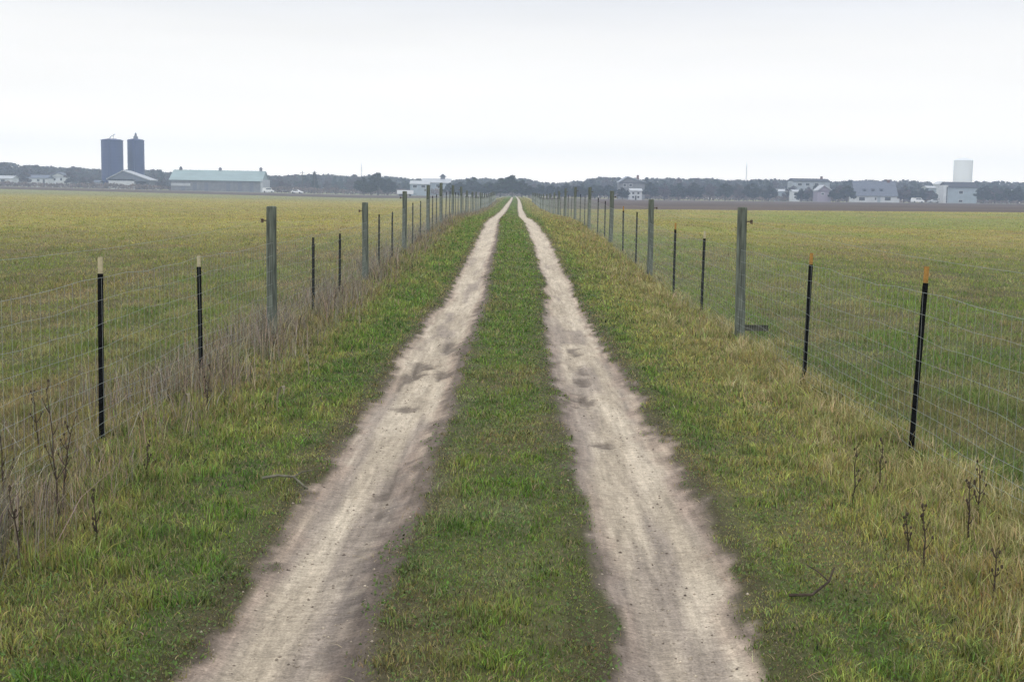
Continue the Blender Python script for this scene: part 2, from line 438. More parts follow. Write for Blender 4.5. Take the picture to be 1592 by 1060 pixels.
# ------------------------------------------------------------------ grass
def blades(name, label, x, d, h, w, col, lean=.5, material=None, z0=None, curl=.5, seed=3):
    g = np.random.default_rng(seed); n = len(x)
    z = (surf_z(x, d) if z0 is None else z0) - .008
    az = g.uniform(0, 2 * pi, n); yaw = g.uniform(0, 2 * pi, n)
    ln = np.abs(g.normal(0, lean, n)) * h
    lx, ly = np.cos(az) * ln, np.sin(az) * ln
    wx, wy = np.cos(yaw) * w / 2, np.sin(yaw) * w / 2
    B = np.stack([x, d, z], 1); W = np.stack([wx, wy, np.zeros(n)], 1)
    mid = B + np.stack([lx * .35, ly * .35, h * .58], 1)
    tip = B + np.stack([lx, ly, h * (1 - curl * .35 * g.random(n))], 1)
    vs = np.stack([B - W, B + W, mid - W * .75, mid + W * .75, tip], 1).reshape(-1, 3)
    k = np.arange(n)[:, None] * 5
    tr = np.concatenate([k + np.array([[0, 1, 3]]), k + np.array([[0, 3, 2]]), k + np.array([[2, 3, 4]])], 0)
    cc = np.repeat(col, 5, 0)
    me = np_mesh(name, vs, tris=tr, material=material, col=cc)
    o = link(name, me); tag(o, label, 'grass', kind='stuff'); return o
def sample(n, d0, d1, p, xlo, xhi, g):
    "n points whose density falls as d^-p over a strip xlo..xhi"
    u = g.random(n); q = 1 - p
    d = (d0 ** q + u * (d1 ** q - d0 ** q)) ** (1 / q)
    x = g.uniform(xlo, xhi, n); return x, d
def jit(c, g, v=.18, hue=.08):
    n = len(c)
    return np.clip(c * (1 + g.normal(0, v, n))[:, None] * (1 + g.normal(0, hue, (n, 3))), .008, .7)
M_grass = attr_mat('grass_blades', .6, .35); M_dry = attr_mat('dry_grass_blades', .8, .2)
g = np.random.default_rng(5)
# verges and middle strip
x, d = sample(520000, 4.2, 95, 1.45, -3.3, 3.3, g); x2, d2 = sample(60000, 90, 420, .9, -3.4, 3.4, g); x = np.concatenate([x, x2]); d = np.concatenate([d, d2])
a, b = rutpos(x, d); e = np.minimum(np.abs(a), np.abs(b)) + EDGE(x, d) - MARG(a)
keep = (e > .96) & (g.random(len(x)) < smooth(.85, 1.4, e) + .10) & (np.abs(x) < .43 * d + 1.8)
x, d = x[keep], d[keep]; lod = np.maximum(1, d / 7.0)
mid = (x > -.6) & (x < .8)
a, b = rutpos(x, d); e = np.minimum(np.abs(a), np.abs(b))
patch = fbm(x * 1.8, d * .9, 81)
cl = vnoise(x * 6, d * 4.2, 85) * .6 + vnoise(x * 15, d * 11, 86) * .4
h = (.014 + .030 * patch + .038 * smooth(.45, .8, cl)) * np.where(mid, .85, 1.0 + .9 * smooth(1.6, 3.0, np.abs(x))) * g.uniform(.5, 1.4, len(x)) * (.5 + .5 * smooth(1.1, 2.2, e)) * (1 + .15 * (lod - 1).clip(0, 4))
w = .0052 * lod ** .85 * g.uniform(.7, 1.4, len(x))
c0 = mixc(plant_col(x, d), full(np.array([.31, .31, .10]), len(x)), smooth(.5, .8, vnoise(x * 5 + 3, d * 3.5, 87)) * np.where(mid, .15, .38)); c0 = mixc(c0, full(DEEP * .8, len(x)), smooth(.5, .8, vnoise(x * 6 + 30, d * 4, 88)) * .5)
c = jit(c0 * np.array([1.27, 1.29, 1.22]), g, .42, .12)
dry = g.random(len(x)) < .12 + .25 * smooth(1.8, 2.9, np.abs(x)); c[dry] = jit(full(STRAW * .85, dry.sum()), g)
blades('verge_grass', 'short green grass on the middle strip and both verges of the dirt track', x, d, h, w, c, .65, M_grass)
print('verge', len(x))
# low clover and broad leaves between the blades
x, d = sample(90000, 4.2, 30, 1.5, -3.0, 3.1, g)
a, b = rutpos(x, d); e = np.minimum(np.abs(a), np.abs(b)) + EDGE(x, d)
keep = (e > 1.05) & (g.random(len(x)) < smooth(.42, .7, fbm(x * 2.5 + 8, d * 1.8, 95)) + .08) & (np.abs(x) < .43 * d + 1.8); x, d = x[keep], d[keep]; n = len(x)
zz = surf_z(x, d) + g.uniform(.008, .038, n); sz = g.uniform(.004, .010, n) * np.maximum(1, d / 8) ** .8
nx = g.normal(0, .45, (n, 2)); yaw = g.uniform(0, 2 * pi, n); ca, sa = np.cos(yaw) * sz, np.sin(yaw) * sz
P0 = np.stack([x, d, zz], 1)
U = np.stack([ca, sa, ca * nx[:, 0] + sa * nx[:, 1]], 1); W_ = np.stack([-sa, ca, -sa * nx[:, 0] + ca * nx[:, 1]], 1) * .75
vs = np.stack([P0 - U, P0 - U * .2 + W_, P0 + U, P0 - U * .2 - W_], 1).reshape(-1, 3)
lc = jit(mixc(full(GREEN * .85, n), full(np.array([.095, .145, .05]), n), g.random(n)), g, .25, .08)
tag(link('clover', np_mesh('clover', vs, quads=np.arange(n * 4).reshape(-1, 4), material=M_grass, col=np.repeat(lc, 4, 0))), 'low clover and small broad leaves among the short grass by the ruts', 'clover', kind='stuff')
# fields
for sgn, nm, lab, nn in ((-1, 'field_grass', 'olive and ochre pasture grass in the field left of the track', 360000),
                         (1, 'field_grass', 'green and straw pasture grass in the field right of the track', 360000)):
    u = g.random(nn); q = 1 - 1.05
    d = (6.0 ** q + u * (365.0 ** q - 6.0 ** q)) ** (1 / q)
    xr = 3.05 + g.random(nn) * np.maximum(0.47 * d + 1.6 - 3.05, 0.01); x = sgn * xr
    keep = (xr < .47 * d + 1.55) & (d < (soil_front(x) - 1)); x, d = x[keep], d[keep]; lod = np.maximum(1, d / 9.0)
    patch = fbm(x * .8, d * .5, 83)
    cl = vnoise(x * 2.6, d * 1.8, 85) * .6 + vnoise(x * 7, d * 5, 86) * .4
    h = (.022 + .03 * patch + .04 * smooth(.45, .8, cl)) * (1 - .35 * smooth(20, 60, d)) * g.uniform(.5, 1.5, len(x)) * (1 + .1 * (lod - 1).clip(0, 3)); w = .006 * lod ** .9 * g.uniform(.7, 1.4, len(x))
    c0 = plant_col(x, d); c0 = mixc(c0, full(STRAW * .8, len(x)), smooth(.5, .85, vnoise(x * 2.2 + 3, d * 1.2, 87)) * .4); c0 = mixc(c0, full(DEEP * .8, len(x)), smooth(.5, .8, vnoise(x * 2 + 30, d * 1.1, 88)) * .4)
    c = jit(c0 * (1.25 + .22 * smooth(15, 60, d))[:, None], g, .24, .08)
    dry = g.random(len(x)) < .12; c[dry] = jit(full(STRAW * .8, dry.sum()), g)
    blades(nm, lab, x, d, h, w, c, .6, M_grass, seed=9 + sgn)
    print('field', len(x))
# tall dead growth along the left fence
x, d = sample(95000, 5.2, 230, 1.25, -3.9, -2.35, g)
dens = np.exp(-((x + 3.1) / .40) ** 2) * smooth(.38, .66, fbm(x * 1.6 + 3, d * .75, 91)) * (.35 + .65 * smooth(.3, .7, vnoise(x * 5, d * 3, 92))) + .05
keep = (g.random(len(x)) < dens) & (np.abs(x) < .47 * d + 1.6); x, d = x[keep], d[keep]
c = mixc(full(MAUVE, len(x)), full(STRAW * .8, len(x)), (g.random(len(x)) < .22).astype(float) * .9)
c = mixc(c, full(BROWN, len(x)), (g.random(len(x)) < .3).astype(float) * .6)
h = (.10 + .40 * fbm(x * 2, d * .8, 93)) * g.uniform(.4, 1.45, len(x))
blades('dead_grass', 'tall dead mauve brown grass along the left wire fence', x, d, h, .0042 * np.maximum(1, d / 8) ** .7, jit(c, g, .45), .5, M_dry, curl=.3)
# straw tussocks along the right fence
cx_, cd_ = sample(560, 5.2, 220, 1.2, 2.15, 3.15, g); cx_ = 3.15 - (3.15 - cx_) ** 1.25
_t = ground_hit(1203, 540); cx_[:4] = _t[0] + np.array([-.05, 0, .04, .1]); cd_[:4] = _t[1] + np.array([0, .1, -.1, .05])
nb = 75; x = np.repeat(cx_, nb); d = np.repeat(cd_, nb); r_ = np.abs(g.normal(0, .09, len(x))); th = g.uniform(0, 2 * pi, len(x))
x = x + r_ * np.cos(th); d = d + r_ * np.sin(th)
c = mixc(full(STRAW * 1.5, len(x)), full(OLIVE * 1.1, len(x)), np.repeat(g.random(560), nb) * .8)
c = mixc(c, full(OLIVE, len(x)), (g.random(len(x)) < .42).astype(float) * .8)
h = np.repeat(g.uniform(.08, .21, 560) * (.7 + .5 * smooth(2.5, 3.0, cx_)), nb) * g.uniform(.4, 1.2, len(x))
blades('straw_grass', 'straw coloured grass tussocks along the right wire fence', x, d, h, .0045 * np.maximum(1, d / 8) ** .8, jit(c, g), .6, M_dry, curl=.6)

# flattened dead blades lying over the turf
x, d = sample(26000, 4.2, 45, 1.4, -3.2, 3.2, g)
a, b = rutpos(x, d); e = np.minimum(np.abs(a), np.abs(b)) + EDGE(x, d)
keep = (e > .9) & (g.random(len(x)) < .15 + .85 * smooth(.4, .65, fbm(x * 2 + 50, d * 1.2, 97))) & (np.abs(x) < .43 * d + 1.8); x, d = x[keep], d[keep]
blades('grass_litter', 'flattened straw coloured dead blades lying on the turf beside the ruts', x, d, g.uniform(.012, .034, len(x)), .0042 * np.maximum(1, d / 8) ** .8, jit(mixc(full(STRAW * .9, len(x)), full(BROWN * 1.4, len(x)), g.random(len(x))), g, .25), 2.6, M_dry, curl=.6)

# loose crumbs of soil on the ruts
cn = 6000; side = g.random(cn) < .5
d = 4.5 + (g.random(cn) ** 1.6) * 22; off = np.clip(g.normal(0, .6, cn), -1.25, 1.25)
x = np.where(side, xL(d) + off * wL(d), xR(d) + off * wR(d)); z = surf_z(x, d); r_ = .0025 + .009 * g.random(cn) ** 3
octv = np.array([[1, 0, 0], [-1, 0, 0], [0, 1, 0], [0, -1, 0], [0, 0, .7], [0, 0, -.7]])
vs = (np.stack([x, d, z], 1)[:, None] + octv[None] * r_[:, None, None] * g.uniform(.6, 1.3, (cn, 6, 1))).reshape(-1, 3)
ot = np.array([[0, 2, 4], [2, 1, 4], [1, 3, 4], [3, 0, 4], [2, 0, 5], [1, 2, 5], [3, 1, 5], [0, 3, 5]])
tr = (np.arange(cn)[:, None, None] * 6 + ot[None]).reshape(-1, 3)
cc = np.repeat(mixc(full(DARK, cn), full(SANDL, cn), g.random(cn)), 6, 0)
tag(link('loose_soil', np_mesh('loose_soil', vs, tris=tr, material=M_dirt, col=cc)), 'crumbs of grey soil strewn over the sandy ruts', 'soil', kind='stuff')

# ------------------------------------------------------------------ fences
M_wood = mat('weathered_wood', (.115, .130, .105), .9, .08, (9.0, .45, 1.45, (3, 3, .35)))
M_woodg = mat('mossy_wood', (.09, .11, .065), .9, .15, (9.0, .5, 1.5, (3, 3, .5)))
M_steel = mat('black_steel', (.005, .005, .005), .9, .05, (20, .6, 1.8, (1, 1, 1)))
M_cream = mat('cream_paint', (.42, .37, .24), .9, .3, (30, .8, 1.1, (1, 1, 1)))
M_orange = mat('ochre_paint', (.33, .18, .045), .9, .3, (30, .7, 1.2, (1, 1, 1)))
M_wire = mat('galvanised_wire', (.29, .32, .30), .7, .3)
M_insul = mat('brown_plastic', (.09, .06, .04), .6)

def wood_post_mesh(seed, hgt, rad=.066):
    r_ = random.Random(seed); mb = MB(); n = 20; prof = []
    zs = [-.3, 0, .15, .4, .7, 1.0, 1.3, hgt - .1, hgt - .012, hgt]
    rad_j = [1 + r_.uniform(-.05, .05) for _ in range(n)]
    for i, z in enumerate(zs):
        k = rad * (1.0 - .06 * z / hgt) * (0.9 if i == len(zs) - 1 else 1)
        for j in range(n):
            a = 2 * pi * j / n; cr_ = .93 if (j * 7 + seed) % 11 == 0 else 1.0
            mb.v.append((k * rad_j[j] * cr_ * cos(a) + .006 * sin(z * 2 + seed), k * rad_j[j] * cr_ * sin(a), z))
    for i in range(len(zs) - 1):
        for j in range(n):
            mb.f.append((i * n + j, i * n + (j + 1) % n, (i + 1) * n + (j + 1) % n, (i + 1) * n + j))
    # a slightly dished, cracked top
    k = len(mb.v); top = (len(zs) - 1) * n
    mb.v.append((0.004, 0, hgt + .004))
    for j in range(n): mb.f.append((top + j, top + (j + 1) % n, k))
    return mb.mesh('wooden_post', M_wood)
def tee(hgt, zb=-.25, s=.0):
    mb = MB()
    for (x0, x1, y0, y1) in ((-.021, .021, -.004, .004), (-.0035, .0035, .0045, .032)):
        mb.box(x0, x1, y0, y1, zb, hgt)
    z = .06
    while z < hgt - .04:
        mb.box(-.007, .007, -.012, -.0042, z, z + .018); z += .054
    return mb
wood_meshes = [wood_post_mesh(i, 1.70) for i in range(4)]
tee_mesh = tee(1.235).mesh('metal_post', M_steel)
def tipmesh(m):
    mb = MB()
    for (x0, x1, y0, y1) in ((-.0165, .0165, -.005, .005), (-.0045, .0045, .0055, .033)): mb.box(x0, x1, y0, y1, 1.237, 1.355)
    return mb.mesh('painted_tip', m)
tip_c, tip_o, tip_d = tipmesh(M_cream), tipmesh(M_orange), tipmesh(M_steel)
def insul_mesh(sx):
    mb = MB(); mb.tube([(sx * .06, 0, 1.52), (sx * .115, 0, 1.52)], .008, 8)
    mb.lathe([(.008, 1.49), (.021, 1.495), (.014, 1.515), (.021, 1.535), (.008, 1.545)], 10, sx * .12, 0)
    return mb.mesh('insulator', M_insul)

def fence(side, X, near, name, label):
    root = empty(name, (X, 9.0, float(base_z(X, 9.0))), label, 'fence', 'wire fences along the track')
    r_ = random.Random(21 + side); ins = insul_mesh(side)
    posts = []
    for (px, kind, h_, tip, lean) in near:
        d = abs(X) * FPX / abs(px - VPX); posts.append((X, d, kind, h_, tip, lean))
    d = posts[-1][1]; k = 1; st = 3.45 if side < 0 else 3.75
    while d < 215:
        d += st * r_.uniform(.95, 1.05); kind = 'w' if k % 3 == 0 else 't'; k += 1
        posts.append((X + r_.uniform(-.03, .03), d, kind, r_.uniform(1.66, 1.78) if kind == 'w' else r_.uniform(1.3, 1.4), None, r_.uniform(-1.2, 1.2)))
    first = {}
    for i, (x, d, kind, h_, tip, lean) in enumerate(posts):
        z = float(surf_z(np.array([x]), np.array([d]))[0])
        loc = (x - X, d - 9.0, z - root.location.z)
        if kind == 'w':
            p = link('wooden_post', wood_meshes[i % 4], root, loc); p.scale.z = h_ / 1.70; p.rotation_euler = (0, R(lean), r_.uniform(0, 6))
            p.rotation_euler.z = 0
            q = link('insulator', ins, p)
        else:
            p = link('metal_post', tee_mesh, root, loc); p.scale.z = h_ / 1.37; p.rotation_euler = (0, R(lean), r_.uniform(-.2, .2))
            tm = {'c': tip_c, 'o': tip_o, None: tip_d}[tip]
            q = link('painted_tip', tm, p)
            if tip: p['label'] = 'black metal post with %s painted tip' % ('cream' if tip == 'c' else 'orange')
    # woven wire: line wires follow the ground between posts, stay wires every 15 cm
    pd = [q[1] for q in posts]; dlo, dhi = 4.0, pd[-1]
    base_s = np.array([dlo] + pd); wz_post = surf_z(np.full(len(base_s), X), base_s)
    off = -side * .035          # stapled on the track side
    def wz(dd): return np.interp(dd, base_s, wz_post)
    hs = [.07, .15, .24, .34, .45, .58, .73, .89, 1.06, 1.22]
    mb = MB()
    for hi, hh in enumerate(hs):
        ds_ = np.concatenate([np.arange(dlo, 40, .55), np.arange(40, dhi, 1.5)])
        pts = []
        for dd in ds_:
            ph = 0.012 * sin(dd * 1.9 + hi) + .008 * sin(dd * 5.3 + hi * 2)
            pts.append((X + off + .01 * sin(dd * 1.3 + hi * .4), dd, float(wz(dd)) + hh + ph))
        rr_ = .0011 if 0 < hi < len(hs) - 1 else .0014
        mb.tube([(p[0] - X, p[1] - 9.0, p[2] - root.location.z) for p in pts], [rr_ * max(1, min(2.2, p[1] / 22)) for p in pts], 4, False)
    dd = dlo; step = .155
    while dd < dhi:
        z0 = float(wz(dd)) - root.location.z; jx = .004 * sin(dd * 7)
        mb.tube([(off + jx, dd - 9.0 + .005 * sin(dd * 3), z0 + .05), (off - jx, dd - 9.0 - .006 * sin(dd * 5), z0 + .62), (off + jx, dd - 9.0, z0 + 1.225)], 0.0010 * max(1, min(1.6, dd / 22)), 3, False)
        dd += step
    mb.build('woven_wire', M_wire, root)
    wood = [(4.0, 1.52)] + [(q[1], 1.52 * q[3] / 1.70) for q in posts if q[2] == 'w']
    mb = MB(); pts = []
    for (d0, h0), (d1, h1) in zip(wood[:-1], wood[1:]):
        for t in np.linspace(0, 1, 9)[:-1]:
            dd = d0 + (d1 - d0) * t; pts.append((side * .14, dd - 9.0, float(wz(d0) * (1 - t) + wz(d1) * t) + h0 * (1 - t) + h1 * t - .10 * 4 * t * (1 - t) - root.location.z))
    mb.tube(pts, .0012, 4, False); mb.build('strand_wire', M_wire, root)
    return root, posts
NL = [(155, 't', 1.39, 'c', .6), (313, 't', 1.25, 'c', -.6), (424, 'w', 1.69, None, .2), (489, 't', 1.20, None, 0), (530, 't', 1.17, None, .2),
      (569.5, 'w', 1.63, None, 0), (591, 't', 1.30, None, 0), (611.5, 't', 1.25, None, 0), (629.8, 'w', 1.70, None, .4), (643, 't', 1.3, None, 0),
      (655, 't', 1.27, None, 0), (666.8, 'w', 1.72, None, 0), (673.5, 't', 1.32, None, 0), (679.5, 't', 1.36, None, 0), (686.5, 'w', 1.78, None, 0)]
NR = [(1433, 't', 1.425, 'o', 2.0), (1259, 't', 1.36, 'o', 1.0), (1155, 'w', 1.78, None, -.5), (1094.5, 't', 1.38, 'c', .5), (1050, 't', 1.42, 'o', 0),
      (1012, 'w', 1.74, None, 0), (990, 't', 1.36, None, 0), (969.5, 't', 1.42, 'o', -.6), (950, 'w', 1.74, None, .4), (940.5, 't', 1.36, None, 0),
      (929.5, 't', 1.38, None, 0), (916, 'w', 1.72, None, .3), (909, 't', 1.32, None, 0), (902, 't', 1.36, None, 0), (894, 'w', 1.72, None, 0)]
fence(-1, -3.05, NL, 'wire_fence', 'left fence of woven wire on wooden and black metal posts, dead grass at its foot')
fence(1, 3.05, NR, 'wire_fence', 'right fence of woven wire on wooden and black metal posts, some with orange tips')

# ------------------------------------------------------------------ small near things
M_stalk = mat('dead_stalk', (.055, .042, .032), .9, .1, (15, .6, 1.5, (1, 1, 1)))
M_pale = mat('bleached_stem', (.30, .27, .19), .9, .1, (15, .7, 1.2, (1, 1, 1)))
def weed(px, py, hpx, label, seed, m=None, pale=False):
    p = ground_hit(px, py); hh = hpx / FPX * p[1]; r_ = random.Random(seed)
    p[2] = float(surf_z(np.array([p[0]]), np.array([p[1]]))[0])
    mb = MB(); pts = []; n = 7; lx, ly = r_.uniform(-.12, .12), r_.uniform(-.1, .1)
    for i in range(n):
        t = i / (n - 1); pts.append((lx * hh * t * t + r_.uniform(-.006, .006), ly * hh * t * t + r_.uniform(-.006, .006), -.02 + hh * t))
    rad = .0065
    mb.tube(pts, [rad * (1 - .7 * i / (n - 1)) for i in range(n)], 5)
    for k in range(9):
        i = r_.randint(2, n - 1); a = r_.uniform(0, 2 * pi); ln = hh * r_.uniform(.10, .26) * (1.2 - i / n); b = Vector(pts[i])
        e = b + Vector((cos(a) * ln * .6, sin(a) * ln * .6, ln)); mb.tube([b, (b + e) / 2 + Vector((0, 0, -.01)), e], [rad * .5, rad * .4, rad * .25], 4)
        if r_.random() < .7: mb.lathe([(.001, e.z - .006), (.007, e.z), (.005, e.z + .01), (.001, e.z + .014)], 6, e.x, e.y)
    o = mb.build('weed_stalk', m or (M_pale if pale else M_stalk), None, tuple(p))
    tag(o, label, 'weed', 'dead weed stalks near the fences')
weed(90, 812, 215, 'tallest dark dead stalk, left of the nearest left metal post', 1)
weed(98, 790, 150, 'thin dead stalk close beside the tallest dark stalk on the left', 2)
weed(8, 795, 150, 'dark dead stalk at the left edge of the photo', 3)
weed(30, 880, 130, 'dead stalk in the low left verge below the stalk at the photo edge', 4)
weed(228, 745, 62, 'short dark stalk in green grass right of the nearest left metal post', 5)
weed(322, 640, 70, 'dark stalk at the foot of the second left metal post', 6)
weed(60, 700, 90, 'dead stalk under the left fence wire, left of the tallest stalk', 7)
weed(150, 852, 90, 'brownish dead stalk in the brown patch of the left verge', 8)
weed(1327, 782, 95, 'dark upright dead stalk left of a similar stalk below the nearest right metal post', 9)
weed(1366, 768, 85, 'dark dead stalk just below and left of the nearest right metal post', 10)
weed(1505, 845, 115, 'dark dead stalk below the right fence wire, left one of two at the far right', 11)
weed(1521, 808, 90, 'dark dead stalk below the right fence wire, right one of two at the far right', 12)
weed(1437, 878, 95, 'thin dead stalk in the mauve patch low on the right verge', 13)
weed(1412, 860, 80, 'short dead stalk left of the thin stalk in the mauve patch', 14)
weed(855, 612, 0.1 + 40, 'small dead stem in the middle strip beside the right rut', 15) if False else None
weed(480, 585, 75, 'pale leaning seed stem on the left verge near the second wooden post', 16, pale=True)
weed(455, 560, 60, 'pale seed stem behind the leaning one on the left verge', 17, pale=True)
weed(560, 520, 40, 'small pale stem on the left verge farther up the track', 18, pale=True)
weed(1545, 930, 90, 'dead stalk low at the right edge of the photo', 19)

def stick(pxs, rad, label, m, name='fallen_stick', cat='stick', twig=None):
    pts = [];
    for (px, py, lift) in pxs:
        p = ground_hit(px, py); p[2] = float(surf_z(np.array([p[0]]), np.array([p[1]]))[0]) + lift; pts.append(p)
    o0 = Vector(pts[0]); mb = MB()
    mb.tube([Vector(p) - o0 for p in pts], [rad * (1 - .6 * i / len(pts)) for i in range(len(pts))], 7)
    if twig:
        i, dx, dy, dz = twig; b = Vector(pts[i]) - o0
        mb.tube([b, b + Vector((dx, dy, dz)) * .5 + Vector((0, 0, .01)), b + Vector((dx, dy, dz))], [rad * .5, rad * .4, rad * .25], 6)
    tag(mb.build(name, m, None, tuple(o0)), label, cat)
M_stickm = mat('bleached_bark', (.13, .125, .09), .85, .2, (20, .5, 1.3, (1, 1, 1)))
stick([(408, 752, .03), (432, 751, .045), (456, 756, .05), (478, 765, .03)], .011, 'pale fallen stick lying in the grass left of the left rut', M_stickm, twig=(2, .10, .12, .02))
stick([(1226, 933, .02), (1262, 932, .03), (1288, 918, .05), (1296, 905, .08)], .008, 'dark crooked stick in the grass low on the right verge', M_stalk, twig=(2, -.08, .15, .04))
def curl(px, py, label, seed):
    p = ground_hit(px, py); p[2] = float(surf_z(np.array([p[0]]), np.array([p[1]]))[0]); r_ = random.Random(seed); mb = MB(); vs = []; k = 9
    for i in range(k):
        a = pi * 1.15 * i / (k - 1); w = .014 * sin(pi * (i + .6) / (k + .3))
        c_ = (.03 * (1 - cos(a)), 0, .14 + .085 * sin(a - .6))
        vs += [(c_[0] - w, -.01, c_[2]), (c_[0] + w, .012, c_[2] + .006)]
    mb.add(vs, [(2 * i, 2 * i + 1, 2 * i + 3, 2 * i + 2) for i in range(k - 1)])
    mb.tube([(0, 0, -.02), (vs[0][0], 0, vs[0][2])], .003, 5)
    tag(mb.build('dead_leaf', M_pale, None, tuple(p)), label, 'leaf')
curl(283, 655, 'pale curled dead leaf near the second left metal post', 1)
curl(431, 640, 'pale curled dead leaf on the left verge below the nearest left wooden post', 2)
# short weathered rail beside the near right wooden post
pb = ground_hit(1185, 535); z_ = float(base_z(3.2, 17.3))
tag(MB().prism([(-.04, 0.0), (.035, .004), (.04, .075), (-.035, .08)], 'x', 0, .32).build('wooden_rail', mat('old_rail_wood', (.06, .06, .045), .9, .1, (9, .5, 1.5, (1, 3, 3))), None, (3.11, 17.15, z_ + .14)),
    'short weathered rail by the foot of the nearest right wooden post', 'rail')

# ------------------------------------------------------------------ far buildings
M_white = mat('white_siding', (.56, .58, .60), .8, .2, (.6, .88, 1.05, (1, 1, 1)))
M_dull = mat('weathered_siding', (.30, .33, .37), .8, .2, (.6, .8, 1.3, (1, 1, 1)))
M_paleb = mat('pale_blue_siding', (.30, .355, .40), .8, .2, (.6, .88, 1.08, (1, 1, 1)))
M_greyw = mat('grey_boards', (.17, .175, .19), .85, .2, (.7, .8, 1.15, (1, 1, 1)))
M_greyr = mat('grey_shingles', (.13, .145, .18), .85, .2, (1.2, .85, 1.15, (1, 1, 1)))
M_lgr = mat('light_metal_roof', (.40, .42, .44), .6, .4, (.5, .85, 1.1, (1, 1, 1)))
M_green = mat('green_metal_roof', (.25, .33, .33), .6, .3, (.15, .9, 1.1, (1, 1, 4)))
M_dark = mat('dark_roof', (.05, .055, .065), .85, .2)
M_glass = mat('dark_glass', (.02, .025, .03), .2, .5)
M_silo = mat('blue_enamel_steel', (.014, .032, .12), .5, .4, (.25, .8, 1.25, (1, 1, .2)))
M_brick = mat('chimney_brick', (.14, .07, .05), .9)
M_open = mat('painted_interior_shade', (.03, .03, .03), .95)
M_tower = mat('pale_steel', (.80, .81, .82), .6, .3)
M_tyre = mat('tyre_rubber', (.02, .02, .02), .9)
M_car = mat('white_car_paint', (.75, .76, .77), .3, .5)

def gz(x, d): return float(base_z(np.array([x]), np.array([d]))[0])
class Bld:
    "house placed from its outline as seen at distance d; local x right, y away, z up from its base"
    def __init__(s, name, label, cat, px0, px1, d, group=None):
        a, b = at(px0, 300, d), at(px1, 300, d)
        s.w = b[0] - a[0]; s.cx = (a[0] + b[0]) / 2; s.d = d; s.z = gz(s.cx, d) - .1
        s.root = empty(name, (s.cx, d, s.z), label, cat, group)
    def zz(s, px, py): return at(px, py, s.d)[2] - s.z
    def xx(s, px): return at(px, 300, s.d)[0] - s.cx
    def box(s, name, m, px0, px1, pyt, pyb, y0=0, y1=8, z0=None):
        xm = (px0 + px1) / 2
        return MB().box(s.xx(px0), s.xx(px1), y0, y1, (s.zz(xm, pyb) if pyb else -.5), s.zz(xm, pyt)).build(name, m, s.root)
    def window(s, px0, px1, pyt, pyb, y0=0, mf=None):
        xm = (px0 + px1) / 2; x0, x1 = s.xx(px0), s.xx(px1); z0, z1 = s.zz(xm, pyb), s.zz(xm, pyt); t = .14
        f = MB(); f.box(x0 - t, x1 + t, y0 - .09, y0 - .003, z1, z1 + t); f.box(x0 - t, x1 + t, y0 - .09, y0 - .003, z0 - t, z0)
        f.box(x0 - t, x0, y0 - .09, y0 - .003, z0, z1); f.box(x1, x1 + t, y0 - .09, y0 - .003, z0, z1)
        w = f.build('window', mf or M_white, s.root)
        MB().box(x0, x1, y0 - .05, y0 - .004, z0, z1).build('pane', M_glass, w)
    def side_roof(s, m, px0, px1, py_e, py_r, dep=8, over=.4, y0=0, name='roof'):
        xm = (px0 + px1) / 2; ze, zr = s.zz(xm, py_e), s.zz(xm, py_r)
        mb = MB().prism([(y0 - over, ze), (y0 + dep / 2, zr), (y0 + dep + over, ze), (y0 + dep + over, ze - .2), (y0 + dep / 2, zr - .25), (y0 - over, ze - .2)], 'x', s.xx(px0), s.xx(px1))
        # gable ends close the roof
        mb.prism([(y0, ze - .21), (y0 + dep / 2, zr - .26), (y0 + dep, ze - .21)], 'x', s.xx(px0) + .3, s.xx(px1) - .3)
        return mb.build(name, m, s.root)
    def gable_roof(s, m, mw_, px0, px1, pxa, py_e0, py_e1, py_r, dep=10, y0=0):
        x0, x1, xa = s.xx(px0), s.xx(px1), s.xx(pxa); z0, z1, za = s.zz(px0, py_e0), s.zz(px1, py_e1), s.zz(pxa, py_r)
        MB().prism([(x0 + .3, z0), (xa, za - .15), (x1 - .3, z1), (x1 - .3, min(z0, z1) - .3), (x0 + .3, min(z0, z1) - .3)], 'y', y0, y0 + dep - .3).build('gable', mw_, s.root)
        return MB().prism([(x0, z0), (xa, za), (x1, z1), (x1, z1 + .35), (xa, za + .35), (x0, z0 + .35)], 'y', y0 - .5, y0 + dep).build('roof', m, s.root)

